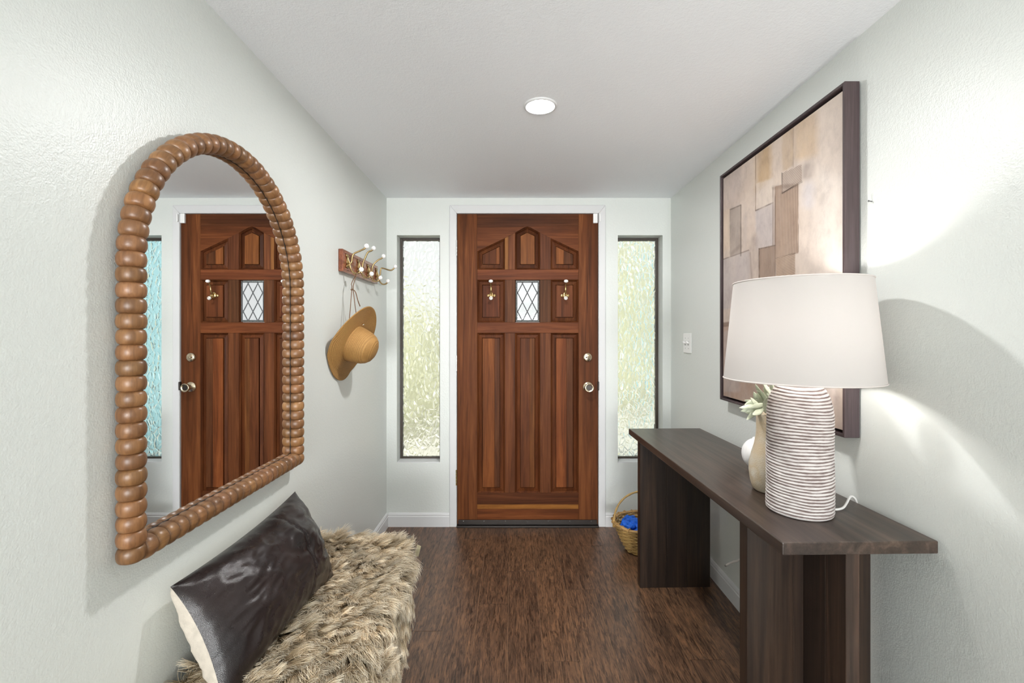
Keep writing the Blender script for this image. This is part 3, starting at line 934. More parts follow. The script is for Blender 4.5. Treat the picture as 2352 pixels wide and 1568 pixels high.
# ------------------------------------------------------------------ arched mirror with beaded frame
BXC = -0.7910; BR = 0.0262
MY0, MY1, MZ0, MZ1 = 0.946, 1.671, 0.8026, 1.7753
MC = (MY0 + MY1) / 2; MR = (MY1 - MY0) / 2; MSP = MZ1 - MR
mir = thing('arched_mirror', 'arched wall mirror in a brown turned wooden bead frame', 'mirror', (XL, MC, MZ0 - BR))
path = []
def seg_pts(a, b_, n_): return [(a[0] + (b_[0] - a[0]) * k / n_, a[1] + (b_[1] - a[1]) * k / n_) for k in range(n_)]
nv = 19
path += [(p_, 'v') for p_ in seg_pts((MY0, MZ0), (MY0, MSP), nv)]
na = 36
path += [((MC - MR * math.cos(math.pi * k / na), MSP + MR * math.sin(math.pi * k / na)), 'a') for k in range(na)]
path += [(p_, 'v') for p_ in seg_pts((MY1, MSP), (MY1, MZ0), nv)]
nh = 23
path += [(p_, 'h') for p_ in seg_pts((MY1, MZ0), (MY0, MZ0), nh)]
pitch = 0.0323
b2 = bmesh.new()
prof = []
for k in range(13):
    t = -1 + 2 * k / 12
    r_ = BR * (0.66 + 0.34 * math.sqrt(max(0, 1 - abs(t) ** 2.1)))
    prof.append((r_, t * 0.0168))
lathe(b2, [(BR * 0.5, -0.0172)] + prof + [(BR * 0.5, 0.0172)], 28)
bmesh.ops.recalc_face_normals(b2, faces=b2.faces)
for f in b2.faces: f.smooth = True
bead_me = bpy.data.meshes.new('bead'); b2.to_mesh(bead_me); b2.free(); bead_me.materials.append(M['bead'])
NP = len(path)
for i, ((y, z), kind) in enumerate(path):
    if kind == 'a':
        th = math.atan2(z - MSP, y - MC); ang = th + math.pi / 2
        dy, dz = -math.sin(th), math.cos(th)
    elif kind == 'v': dy, dz = 0, 1
    else: dy, dz = 1, 0
    if i == 0: dy, dz = 0, 1
    o = bpy.data.objects.new('bead', bead_me)
    o.rotation_mode = 'QUATERNION'
    o.rotation_quaternion = Vector((0, 0, 1)).rotation_difference(Vector((0, dy, dz)))
    o.location = Vector((BXC, y, z)) - Vector(mir.location)
    s = random.uniform(0.985, 1.01); o.scale = (s, s, 1.0)
    o.parent = mir; tn = random.uniform(0.85, 1.12); o.color = (tn, tn * random.uniform(0.95, 1.02), tn * random.uniform(0.9, 1.0), 1)
    link(o)
# mirror glass: plate set behind the beads' inner edge
XM = -0.8030
out_ = [(MY0 + 0.012, MZ0 + 0.012), (MY1 - 0.012, MZ0 + 0.012)]
rr_ = MR - 0.012
out_ += [(MC + rr_ * math.cos(math.pi * k / 64), MSP + rr_ * math.sin(math.pi * k / 64)) for k in range(65)]
b2 = bmesh.new()
a = [b2.verts.new((XM, y, z)) for y, z in out_]; c = [b2.verts.new((XM - 0.004, y, z)) for y, z in out_]
b2.faces.new(a); b2.faces.new(c[::-1])
for i in range(len(a)):
    j = (i + 1) % len(a); b2.faces.new((a[i], c[i], c[j], a[j]))
fin(b2, 'mirror_glass', M['silver'], mir)
b2 = bmesh.new()
dI = 0.0230
ln_ = [(MY0 + dI, MZ0 + dI), (MY1 - dI, MZ0 + dI)] + [(MC + (MR - dI) * math.cos(math.pi * k / 72), MSP + (MR - dI) * math.sin(math.pi * k / 72)) for k in range(73)]
tube(b2, [(XM + 0.0004, y, z) for y, z in ln_], 0.0013, 6, True)
fin(b2, 'gap_line', M['edge_dark'], mir)  # added dark strip imitating the shaded gap where beads meet the glass
b2 = bmesh.new()
bk = [(MY0 + 0.028, MZ0 + 0.02), (MY1 - 0.02, MZ0 + 0.02)] + [(MC + (MR - .028) * math.cos(math.pi * k / 48), MSP + (MR - .028) * math.sin(math.pi * k / 48)) for k in range(49)]
a = [b2.verts.new((XM - 0.005, y, z)) for y, z in bk]; c = [b2.verts.new((XL + 0.001, y, z)) for y, z in bk]
b2.faces.new(a); b2.faces.new(c[::-1])
for i in range(len(a)):
    j = (i + 1) % len(a); b2.faces.new((a[i], c[i], c[j], a[j]))
fin(b2, 'backboard', M['edge_dark'], mir)

# ------------------------------------------------------------------ hook rack on the left wall
ra = 2.155; rb = 2.714; rz0, rz1 = 1.557, 1.664
rack = thing('hook_rack', 'reddish wooden wall rack with four brass and porcelain hooks', 'coat rack', (XL, (ra + rb) / 2, rz0))
bd = fin(bbox(XL, XL + 0.023, ra, rb, rz0, rz1, 0.003), 'board', M['rack_wood'], rack); bd.color = (0.9, 0.8, 0.75, 1)
for (zz0, zz1) in ((rz0 + 0.012, rz0 + 0.018), (rz1 - 0.018, rz1 - 0.012)):
    o = fin(bbox(XL + 0.022, XL + 0.0255, ra + 0.012, rb - 0.012, zz0, zz1, 0.001), 'moulding', M['rack_wood'], bd); o.color = (1.2, 1.2, 1.2, 1)
XB = XL + 0.023
upper_px = [(842, 565), (858, 570), (881, 588), (908, 612)]
hook_y = [2.205, 2.365, 2.525, 2.68]
for k, hy in enumerate(hook_y):
    zc = 1.612
    hk = bpy.data.objects.new('hook', None); hk.empty_display_size = 0.03
    link(hk); hk.parent = rack; hk.matrix_parent_inverse = Matrix.Translation(-rack.location)
    hk.location = (0, 0, 0)
    b2 = bmesh.new()
    ball(b2, (XB + 0.003, hy, zc), 0.011, 12, (0.45, 1, 1.9))
    for s in (-1, 1):
        for q in (-1, 1):
            ball(b2, (XB + 0.003, hy + q * 0.009, zc + s * 0.026), 0.0085, 10, (0.4, 1, 1))
    fin(b2, 'back_plate', M['old_brass'], hk, True)
    d_ = hy; up = P(*upper_px[k], d_)
    b2 = bmesh.new()
    tube(b2, smooth_path([(XB + 0.002, hy, zc - 0.024), (XB + 0.022, hy, zc - 0.005), (XB + 0.026, hy, zc + 0.018), (XB + 0.034, hy, zc + 0.036),
                          (up.x - 0.030, hy, up.z - 0.022), (up.x - 0.010, hy, up.z - 0.012), (up.x, hy, up.z)]), 0.0044, 10)
    fin(b2, 'upper_arm', M['old_brass'], hk, True)
    lo = Vector((-0.730, hy, 1.572))
    b2 = bmesh.new()
    tube(b2, smooth_path([(XB + 0.002, hy, zc + 0.022), (XB + 0.012, hy, zc - 0.01), (XB + 0.018, hy, zc - 0.036), (XB + 0.036, hy, zc - 0.058), (XB + 0.058, hy, zc - 0.056), (lo.x, hy, lo.z)]), 0.0044, 10)
    fin(b2, 'lower_arm', M['old_brass'], hk, True)
    b2 = bmesh.new(); ball(b2, up, 0.0118, 16); fin(b2, 'porcelain_ball', M['porcelain'], hk, True)
    b2 = bmesh.new(); ball(b2, lo, 0.0118, 16); fin(b2, 'porcelain_ball', M['porcelain'], hk, True)

# ------------------------------------------------------------------ straw hat
HR = 0.190
hat_c = Vector((-0.762, 2.185, 1.215))
hat = thing('straw_hat', 'tan woven straw sun hat hanging by its cord from the wall rack', 'hat', hat_c)
axis = Vector((0.92, -0.02, -0.36)).normalized()
side = Vector((0, 1, 0)); side = (side - axis * side.dot(axis)).normalized()
upv = axis.cross(side) * -1
if upv.z < 0: upv = -upv
hat.rotation_mode = 'QUATERNION'
hat.rotation_quaternion = Matrix((side, upv, axis)).transposed().to_quaternion()
if Matrix((side, upv, axis)).determinant() < 0:
    side = -side; hat.rotation_quaternion = Matrix((side, upv, axis)).transposed().to_quaternion()
SGN = 1 if side.y > 0 else -1        # local x -> far (+y) when SGN = 1
def brim_h(u, v_):
    r_ = math.hypot(u, v_)
    t = max(0, (r_ - 0.085) / (HR - 0.085))
    uu = u * SGN
    # near half of the brim folds back to the wall, far upper part flares forward
    return t ** 1.5 * (0.020 * (uu / HR) - 0.008 + 0.022 * max(0, v_ / HR)) + 0.005 * t * math.sin(3 * math.atan2(v_, u) + 1)
b2 = bmesh.new(); NS = 72; rings = []
for r_ in np.linspace(0.078, HR, 22):
    rings.append([])
    for i in range(NS):
        a_ = 2 * math.pi * i / NS
        u, v_ = r_ * math.cos(a_) * 0.98, r_ * math.sin(a_) * 1.02
        rings[-1].append(b2.verts.new((u, v_, brim_h(u, v_))))
for a, c in zip(rings, rings[1:]):
    for i in range(NS): b2.faces.new((a[i], a[(i + 1) % NS], c[(i + 1) % NS], c[i]))
mw = Matrix.Translation(hat_c) @ hat.rotation_quaternion.to_matrix().to_4x4(); mwi = mw.inverted()
for v_ in b2.verts:                                   # the brim bends where it rests on the wall
    q = mw @ v_.co
    if q.x < XL + 0.006:
        q.x = XL + 0.006; v_.co = mwi @ q
o = fin(b2, 'brim', M['straw'], hat, True, local=True)
sm = o.modifiers.new('thickness', 'SOLIDIFY'); sm.thickness = 0.003; sm.offset = 0
b2 = bmesh.new()
prof = [(0.091, -0.004), (0.091, 0.012), (0.089, 0.030), (0.0855, 0.050), (0.080, 0.070), (0.071, 0.088), (0.057, 0.103), (0.039, 0.112), (0.018, 0.117), (0.002, 0.118)]
lathe(b2, prof, 56, (0, 0, 0), False, True, wob=lambda r_, t, z: r_ * (1 + 0.035 * math.cos(2 * t)))
o = fin(b2, 'crown', M['straw'], hat, True, local=True)
b2 = bmesh.new(); ball(b2, (0.0, 0.100, 0.012), 0.006, 10); fin(b2, 'bead', M['nickel'], hat, True, local=True)
b2 = bmesh.new()
kn_ = P(808, 665, 2.19)
hang = Vector((-0.755, 2.205, 1.553))
e1 = P(801, 752, 2.16); e2 = P(819, 728, 2.19)
tube(b2, smooth_path([hang + Vector((0, 0.004, 0.0)), kn_ + Vector((-0.002, 0.003, 0.03)), kn_, e1], 5), 0.0022, 6)
tube(b2, smooth_path([hang + Vector((0.006, -0.004, 0.0)), kn_ + Vector((0.010, 0, 0.03)), kn_ + Vector((0.008, 0, -0.01)), e2], 5), 0.0022, 6)
tube(b2, smooth_path([hang + Vector((0, 0.004, 0)), hang + Vector((0.003, 0, 0.006)), hang + Vector((0.006, -0.004, 0))], 5), 0.0022, 6)
tube(b2, smooth_path([kn_ + Vector((0.002, 0, 0.004)), kn_ + Vector((0.018, 0, -0.012)), P(822, 690, 2.2), P(827, 703, 2.22)], 5), 0.0026, 6)
ball(b2, kn_, 0.006, 8, (1, 1, 0.8))
me = bpy.data.meshes.new('cord'); bmesh.ops.recalc_face_normals(b2, faces=b2.faces)
inv = (Matrix.Translation(hat_c) @ hat.rotation_quaternion.to_matrix().to_4x4()).inverted()
b2.transform(inv); b2.to_mesh(me); b2.free()
fin_me(me, 'hat_cord', M['cord'], hat, local=True)

# ------------------------------------------------------------------ console table
TZ = 0.760; TT = 0.031; TW = 0.381; TLEN = 1.322
tb = thing('console_table', 'dark brown wooden console table with T shaped panel legs', 'table', (0.822, 1.752, 0), rotz=math.radians(1.25))
hw, hl = TW / 2, TLEN / 2
o = fin(bbox(-hw, hw, -hl, hl, TZ - TT, TZ, 0.003), 'tabletop', M['table_top'], tb, local=True); o.color = (1.05, 1.0, 1.0, 1)
LZ = TZ - TT
def tleg(yf, ys, sx):
    """wide panel at yf (inner face towards mid table) and a stem running outwards to ys"""
    bdx = [-0.176, -0.045, 0.062, 0.176]
    lg = bpy.data.objects.new('leg', None); lg.empty_display_size = 0.03; link(lg); lg.parent = tb
    y0, y1 = (yf, yf + 0.040)
    for q, (a, c) in enumerate(zip(bdx, bdx[1:])):
        o = fin(bbox(a, c, y0, y1, 0.0, LZ, 0.0012, 1), 'leg_board', M['table_leg'], lg, local=True)
        t_ = (0.85, 0.95, 0.8)[q]; o.color = (t_, t_, t_ * 0.95, 1)
    sgn = -1 if ys < yf else 1
    yy = [yf if sgn < 0 else y1, (yf * 0.45 + ys * 0.55) if sgn < 0 else (y1 * .45 + ys * .55), ys]
    for q in range(2):
        a, c = sorted((yy[q], yy[q + 1]))
        o = fin(bbox(-0.017, 0.017, a, c, 0.0, LZ, 0.0012, 1), 'stem_board', M['table_leg'], lg, local=True)
        t_ = (1.1, 1.5)[q]; o.color = (t_, t_ * 0.97, t_ * 0.93, 1)
tleg(1.275 - 1.752, 1.116 - 1.752, 0)
tleg(2.262 - 1.752, 2.262 + 0.135 - 1.752, 0)

# ------------------------------------------------------------------ table lamp
lcx, lcy = 0.8115, 1.286
lamp = thing('table_lamp', 'white table lamp with ridged ceramic foot and tapered fabric shade', 'lamp', (lcx, lcy, TZ))
# foot
BHt = 0.362; nr = 42
prof = []; wash = []
NZ = nr * 8
for k in range(NZ + 1):
    s = k / NZ
    z = s * BHt
    R0 = 0.0838 - 0.002 * s
    if s < 0.02: R0 -= 0.004 * (1 - s / 0.02)
    zs_ = 0.265
    if z > zs_:
        q = (z - zs_) / (BHt - zs_)
        R0 = 0.030 + (R0 - 0.030) * math.sqrt(max(0.0, 1 - q ** 2.3))
    ph = (k % 8) / 8
    ridge = math.sin(math.pi * ph) ** 1.1
    prof.append((R0 - 0.0026 + 0.0026 * ridge, z)); wash.append(ridge)
b2 = bmesh.new()
def wob(r_, t, z):
    return r_ * (1 + 0.006 * math.sin(3 * t + 40 * z) + 0.006 * mnoise.noise(Vector((math.cos(t) * 3, math.sin(t) * 3, z * 60))))
rings = lathe(b2, prof, 80, (lcx, lcy, TZ), True, True, wob)
# ridges tilt a little from turn to turn
for ri, ring_ in enumerate(rings):
    s = ri / NZ
    for i, v_ in enumerate(ring_):
        t = 2 * math.pi * i / 80
        if 0.02 < s < 0.97: v_.co.z += 0.0022 * math.sin(t * 2 + 9 * s) * min(1, s * 8) + 0.0014 * mnoise.noise(Vector((math.cos(t) * 2, math.sin(t) * 2, s * 30)))
bmesh.ops.recalc_face_normals(b2, faces=b2.faces)
for f in b2.faces: f.smooth = True
me = bpy.data.meshes.new('foot'); b2.to_mesh(me); b2.free()
at = me.attributes.new('wash', 'FLOAT', 'POINT')
at.data.foreach_set('value', np.repeat(np.array(wash, dtype=np.float32), 80))
foot = fin_me(me, 'foot', M['ridged'], lamp)
S0, S1, R0_, R1_ = 1.130, 1.406, 0.1943, 0.168
b2 = bmesh.new()
lathe(b2, [(R0_, S0), (R0_ - 0.0066, S0 + 0.069), (R0_ - 0.0132, S0 + 0.138), (R0_ - 0.0199, S0 + 0.207), (R1_, S1)], 96, (lcx, lcy, 0), False, False)
shade = fin(b2, 'shade', M['shade'], lamp, True)
for (r_, z) in ((R0_, S0), (R1_, S1)):
    b2 = bmesh.new()
    tube(b2, [(lcx + r_ * math.cos(a_), lcy + r_ * math.sin(a_), z) for a_ in [2 * math.pi * k / 96 for k in range(96)]], 0.0022, 6, True)
    fin(b2, 'shade_rim', M['shade_trim'], shade, True)
b2 = bmesh.new()
disc_rod(b2, (lcx, lcy, TZ + BHt - 0.005), (lcx, lcy, 1.205), 0.010, n_=12); disc_rod(b2, (lcx, lcy, 1.185), (lcx, lcy, 1.235), 0.016, n_=16)
fin(b2, 'socket', M['brass'], lamp, True)
b2 = bmesh.new()
for k in range(3):
    a_ = 2 * math.pi * k / 3 + 0.4
    tube(b2, [(lcx, lcy, 1.395), (lcx + R1_ * math.cos(a_), lcy + R1_ * math.sin(a_), S1 - 0.003)], 0.0018, 6)
tube(b2, smooth_path([(lcx - 0.02, lcy, 1.21), (lcx - 0.06, lcy, 1.29), (lcx - 0.04, lcy, 1.37), (lcx, lcy, 1.395), (lcx + 0.04, lcy, 1.37), (lcx + 0.06, lcy, 1.29), (lcx + 0.02, lcy, 1.21)]), 0.0018, 6)
fin(b2, 'harp', M['brass'], lamp, True)
b2 = bmesh.new(); ball(b2, (lcx, lcy, 1.272), 0.030, 20, (1, 1, 1.25)); fin(b2, 'bulb', M['bulb'], lamp, True)
b2 = bmesh.new()
ca = Vector((lcx + 0.080, lcy - 0.012, TZ + 0.012))
tube(b2, smooth_path([ca, ca + Vector((0.018, 0.004, -0.006)), Vector((0.938, 1.290, TZ + 0.006)), Vector((0.965, 1.312, TZ + 0.012)), Vector((0.990, 1.335, TZ + 0.019)), Vector((1.010, 1.350, TZ + 0.017)),
                      Vector((1.026, 1.358, TZ + 0.003)), Vector((1.034, 1.362, TZ - 0.03)), Vector((1.036, 1.365, TZ - 0.09))], 6), 0.0032, 8)
fin(b2, 'power_cord', M['white_cord'], lamp, True)

# ------------------------------------------------------------------ vases and leaves
vc = Vector((0.830, 1.452, TZ))
b2 = bmesh.new()
pr = [(0.0, 0.050), (0.006, 0.057), (0.03, 0.0635), (0.06, 0.0672), (0.085, 0.0665), (0.115, 0.060), (0.145, 0.052), (0.17, 0.0475), (0.20, 0.0455), (0.225, 0.0455), (0.243, 0.047), (0.246, 0.045), (0.243, 0.041), (0.20, 0.039), (0.12, 0.048), (0.03, 0.050)]
lathe(b2, [(r_, z) for z, r_ in pr], 48, vc, True, True)
o = fin(b2, 'cream_vase', M['vase_cream'], None, True)
tag(o, 'sandy cream bottle shaped vase holding pale leaves, behind the lamp', 'vase')
wc = Vector((0.915, 1.685, TZ))
b2 = bmesh.new()
pr = []
for k in range(17):
    a_ = -math.pi / 2 * 0.80 + (math.pi / 2 * 0.80 + math.pi / 2 * 0.78) * k / 16
    pr.append((0.058 * math.cos(a_) ** 0.9, 0.053 + 0.055 * math.sin(a_) / math.sin(math.pi / 2 * 0.8)))
pr += [(pr[-1][0] - 0.002, pr[-1][1] + 0.006), (pr[-1][0] - 0.006, pr[-1][1] + 0.005), (pr[-1][0] - 0.006, 0.06), (0.01, 0.03)]
pr = [(r_, z - pr[0][1]) for r_, z in pr]
lathe(b2, pr, 96, wc, True, True, wob=lambda r_, t, z: r_ + 0.0012 * math.sin(24 * t + 18 * z))
o = fin(b2, 'round_vase', M['vase_white'], None, True)
tag(o, 'squat round white ribbed vase behind the sandy cream vase', 'vase')

pl = thing('leafy_sprig', 'sprig of pale sage green leaves standing in the sandy cream vase', 'plant', vc + Vector((0, 0, 0.05)))
leaves = [  # (tip px, py), (root px, py), depth
    ((1746, 874), (1772, 903)), ((1769, 876), (1776, 905)), ((1706, 928), (1740, 922)), ((1700, 936), (1745, 931)), ((1728, 897), (1745, 930)),
    ((1741, 903), (1752, 932)), ((1750, 893), (1760, 926)), ((1712, 921), (1738, 926)), ((1712, 965), (1742, 940)), ((1716, 944), (1748, 936)),
    ((1760, 908), (1758, 938)), ((1752, 922), (1768, 940)), ((1738, 893), (1762, 915)), ((1722, 936), (1750, 930)), ((1709, 948), (1744, 944)), ((1768, 890), (1764, 930)), ((1719, 913), (1746, 934)), ((1733, 884), (1755, 918)), ((1756, 886), (1766, 920)), ((1704, 944), (1736, 938)), ((1726, 955), (1748, 942)), ((1746, 912), (1756, 940))]
stem = bmesh.new()
mouth = vc + Vector((0, 0, 0.235))
for i, (tp, rt) in enumerate(leaves):
    d0 = 1.435 + 0.05 * ((i * 37) % 10 - 5) / 10
    rt = (rt[0] + (rt[0] - tp[0]) * 0.30, rt[1] + (rt[1] - tp[1]) * 0.30)
    A = P(*rt, d0 + 0.01); B = P(*tp, d0 - 0.01)
    ax = B - A; ln = ax.length; ax.normalize()
    view = (A - Vector((0, 0, CAMZ))).normalized()
    wdir = ax.cross(view).normalized(); nrm = wdir.cross(ax).normalized()
    roll = ((i * 53) % 11 - 5) / 5 * 0.8
    wdir, nrm = wdir * math.cos(roll) + nrm * math.sin(roll), nrm * math.cos(roll) - wdir * math.sin(roll)
    wmax = min(0.0085, ln * 0.155)
    b2 = bmesh.new(); rows = []
    for k in range(9):
        s = k / 8
        w_ = wmax * math.sin(math.pi * min(1, s * 0.97 + 0.03)) ** 0.75
        c = A + ax * ln * s + nrm * (0.012 * s * s - 0.006 * s) * (1 if i % 2 else -1)
        rows.append([b2.verts.new(c + wdir * w_ * q + nrm * (0.18 * w_ * abs(q))) for q in (-1, -0.5, 0, 0.5, 1)])
    for a, c in zip(rows, rows[1:]):
        for k in range(4): b2.faces.new((a[k], a[k + 1], c[k + 1], c[k]))
    o = fin(b2, 'leaf', M['leaf'], pl, True)
    md = o.modifiers.new('thickness', 'SOLIDIFY'); md.thickness = 0.0012
    base = mouth + Vector((random.uniform(-0.02, 0.012), random.uniform(-0.02, 0.02), -0.16))
    mid = mouth + (A - mouth) * 0.35 + Vector((0, 0, 0.0)); mid.x = max(min(mid.x, mouth.x + 0.03), mouth.x - 0.036); mid.y = max(min(mid.y, mouth.y + 0.03), mouth.y - 0.03)
    mid.z = mouth.z + 0.016
    tube(stem, smooth_path([base, mid, A], 5), 0.0013, 6)
fin(stem, 'stems', M['leaf'], pl, True)

# ------------------------------------------------------------------ painting
XP = 0.9935
py0, py1, pz0, pz1 = 1.359, 2.176, 0.948, 2.014
pic = thing('framed_painting', 'large abstract beige painting in a dark brown floater frame', 'painting', (XR, (py0 + py1) / 2, pz0))
fw = 0.010; XBk = XR - 0.004
def fr(name, a0, a1, c0, c1):
    o = fin(bbox(XP, XBk, a0, a1, c0, c1, 0.0015, 1), name, M['frame_wood'], pic); return o
fr('frame_side', py0, py0 + fw, pz0, pz1); fr('frame_side', py1 - fw, py1, pz0, pz1)
fr('frame_top', py0 + fw, py1 - fw, pz1 - fw, pz1); fr('frame_bottom', py0 + fw, py1 - fw, pz0, pz0 + fw)
fin(bbox(XBk - 0.006, XBk - 0.001, py0 + fw, py1 - fw, pz0 + fw, pz1 - fw), 'backing_board', M['black'], pic)
# canvas, painted per vertex
XC = XP + 0.008
gp = 0.010
cy0, cy1, cz0_, cz1_ = py0 + fw + gp, py1 - fw - gp, pz0 + fw + gp, pz1 - fw - gp
NY, NZ_ = 330, 430
Y, Z = np.meshgrid(np.linspace(cy0, cy1, NY), np.linspace(cz0_, cz1_, NZ_), indexing='ij')
# smooth value noise
def vnoise(sy_, sz_, seed):
    g = np.random.default_rng(seed)
    gy, gz = int((cy1 - cy0) * sy_) + 3, int((cz1_ - cz0_) * sz_) + 3
    G = g.random((gy, gz))
    fy, fz = (Y - cy0) * sy_, (Z - cz0_) * sz_
    iy, iz_ = np.floor(fy).astype(int), np.floor(fz).astype(int)
    ty, tz = fy - iy, fz - iz_
    ty, tz = ty * ty * (3 - 2 * ty), tz * tz * (3 - 2 * tz)
    return (G[iy, iz_] * (1 - ty) * (1 - tz) + G[iy + 1, iz_] * ty * (1 - tz) + G[iy, iz_ + 1] * (1 - ty) * tz + G[iy + 1, iz_ + 1] * ty * tz)
def fbm(sy_, sz_, seed):
    return (vnoise(sy_, sz_, seed) * 0.5 + vnoise(sy_ * 2.1, sz_ * 2.1, seed + 1) * 0.28 + vnoise(sy_ * 4.3, sz_ * 4.3, seed + 2) * 0.15 + vnoise(sy_ * 9, sz_ * 9, seed + 3) * 0.07)
def sr(r_, g_, b_):
    c = np.array([r_, g_, b_]) / 255.0
    return np.where(c <= 0.04045, c / 12.92, ((c + 0.055) / 1.055) ** 2.4)
# screen pixel of every canvas point (as seen in the photograph) to lay out the blocks
PXs = VX + XC * F / Y; PYs = VY - (Z - CAMZ) * F / Y
img = np.empty((NY, NZ_, 3)); img[:] = sr(196, 178, 164)
n1 = fbm(6, 6, 1)[..., None]; n2_ = fbm(14, 3, 11)[..., None]; n3_ = fbm(3, 9, 21)[..., None]
def lay(mask, col, amt=1.0):
    global img
    g_ = sum(col) / 3 * 0.5 + 94
    if max(col) > 130: col = tuple(c * 0.72 + (g_ + d_) * 0.28 for c, d_ in zip(col, (6, 0, -2)))
    mk_ = np.clip(mask * amt, 0, 1)
    if mk_.ndim == 2: mk_ = mk_[..., None]
    img = img * (1 - mk_) + sr(*col) * mk_
lay(np.clip((n1 - 0.45) * 4, 0, 1), (214, 192, 172), 0.8)
lay(np.clip((0.48 - n2_) * 4, 0, 1), (168, 152, 145), 0.7)
lay(np.clip((n3_ - 0.55) * 4, 0, 1), (186, 160, 136), 0.6)
comb = np.zeros((NY, NZ_, 4)); comb[..., 3] = 1
def quad(x0, x1, yt0, yt1, yb0, yb1, soft=1.2, jit=1.5):
    """block between px columns x0..x1, top edge yt0->yt1, bottom edge yb0->yb1 (photo pixels)"""
    jx = (vnoise(60, 60, 5) - 0.5) * jit * 2
    t = np.clip((PXs - x0) / (x1 - x0), 0, 1)
    yt = yt0 + (yt1 - yt0) * t; yb = yb0 + (yb1 - yb0) * t
    s = lambda v_: np.clip(v_ / soft + 0.5, 0, 1)
    return s(PXs + jx - x0) * s(x1 - PXs + jx) * s(PYs + jx - yt) * s(yb - PYs + jx)
def c7(x, y): return 1640 + x / 3.137, 160 + y / 3.137
def q7(x0, x1, yt0, yt1, yb0, yb1, **k):
    return quad(1640 + x0 / 3.137, 1640 + x1 / 3.137, 160 + yt0 / 3.137, 160 + yt1 / 3.137, 160 + yb0 / 3.137, 160 + yb1 / 3.137, **k)
nz1 = fbm(10, 5, 31); nz2 = fbm(22, 7, 41)
lay(q7(600, 1000, 100, 50, 1700, 1700, soft=30), (226, 207, 190), 0.75)
lay(q7(740, 1000, 700, 800, 2300, 2300, soft=40), (240, 226, 212), 0.7)
lay(q7(570, 745, 380, 290, 660, 620, soft=18) * (0.5 + nz1), (210, 178, 142), 0.85)
lay(q7(490, 572, 440, 400, 740, 690, soft=5) * (0.4 + nz2), (192, 160, 122), 0.9)
lay(q7(300, 410, 600, 530, 880, 800, soft=14) * (0.5 + nz1), (192, 156, 112), 1.0)
lay(q7(300, 425, 820, 780, 1015, 960, soft=6) * (0.5 + nz2 * 0.8), (212, 194, 176), 0.8)
lay(q7(300, 428, 1015, 960, 1300, 1265, soft=6) * (0.5 + nz1 * 0.8), (186, 172, 166), 0.9)
lay(q7(60, 200, 800, 700, 1000, 980, soft=30), (200, 178, 164), 0.6)
lay(q7(40, 116, 1030, 1000, 1340, 1290, soft=5), (212, 184, 156), 0.75)
lay(q7(116, 196, 1005, 975, 1345, 1320, soft=4) * (0.4 + nz1), (160, 142, 128), 0.95)
lay(q7(40, 255, 1375, 1300, 1730, 1700, soft=5) * (0.6 + nz2 * 0.6), (178, 164, 158), 0.85)
lay(q7(255, 330, 1200, 1200, 1800, 1800, soft=20) * nz2, (150, 132, 122), 0.9)
lay(q7(630, 720, 680, 640, 800, 780, soft=14) * nz2, (140, 122, 112), 0.9)
lay(q7(640, 720, 820, 800, 1000, 990, soft=20), (212, 204, 206), 0.7)
lay(q7(590, 820, 1330, 1300, 1560, 1560, soft=25) * nz1, (200, 180, 164), 0.6)
# lower left, under the shade
lay(quad(1640, 1760, 745, 745, 960, 960, soft=10) * (0.35 + nz2), (168, 134, 112), 0.95)
lay(quad(1662, 1700, 760, 755, 900, 900, soft=6) * nz1, (186, 172, 166), 0.9)
lay(quad(1650, 1760, 742, 730, 752, 740, soft=3), (112, 88, 74), 0.7)
# dark lines round blocks
def line7(x0, x1, y0, y1, wid=2.2, col=(92, 78, 70), amt=0.75):
    xa, ya = 1640 + x0 / 3.137, 160 + y0 / 3.137; xb, yb = 1640 + x1 / 3.137, 160 + y1 / 3.137
    dx, dy = xb - xa, yb - ya; L = math.hypot(dx, dy)
    t = np.clip(((PXs - xa) * dx + (PYs - ya) * dy) / (L * L), 0, 1)
    dd = np.hypot(PXs - xa - t * dx, PYs - ya - t * dy)
    lay(np.clip(1.4 - dd / (wid * 0.55), 0, 1) * np.clip(0.2 + 1.5 * vnoise(35, 35, 77), 0, 1), col, amt)
line7(300, 300, 610, 1015, 2.0, (126, 104, 84)); line7(300, 425, 1015, 958, 2.6); line7(425, 425, 850, 1265, 2.2, (130, 112, 100))
line7(116, 193, 1008, 975, 2.6); line7(193, 193, 975, 1340, 2.6); line7(118, 118, 1010, 1345, 2, (140, 122, 110)); line7(40, 250, 1375, 1300, 2.2)
line7(260, 275, 1320, 1550, 4, (140, 122, 112), 0.6); line7(570, 570, 400, 700, 1.8, (150, 128, 108))
line7(120, 190, 1330, 1270, 8, (110, 96, 88), 0.35)
# combed blocks
for args, ch, colr in (((440, 607, 840, 800, 1355, 1320), 0, (190, 158, 132)), ((490, 632, 745, 680, 885, 805), 1, (208, 186, 168)),
                       ((325, 440, 1290, 1265, 2080, 2080), 0, (168, 140, 118)), ((445, 584, 1358, 1322, 2080, 2080), 1, (190, 158, 130))):
    mk_ = q7(*args, soft=1.5, jit=0.8)
    lay(mk_ * (0.6 + 0.7 * nz2), colr, 1.0)
    comb[..., ch] = np.clip(comb[..., ch] * (1 - mk_) + mk_ * (0.30 + 0.75 * nz1), 0, 1)
    for oc in (0, 1):
        if oc != ch: comb[..., oc] *= (1 - mk_)
line7(490, 632, 890, 808, 3.2, (52, 40, 34), 0.95); line7(490, 490, 745, 885, 2.4, (70, 56, 48)); line7(325, 325, 1290, 1600, 3, (84, 66, 54))
line7(440, 440, 850, 1550, 2.5, (112, 90, 76)); line7(445, 584, 1358, 1322, 2.4, (92, 70, 56)); line7(430, 600, 850, 830, 9, (90, 68, 54), 0.4); line7(325, 440, 1290, 1265, 2.4, (84, 66, 54))
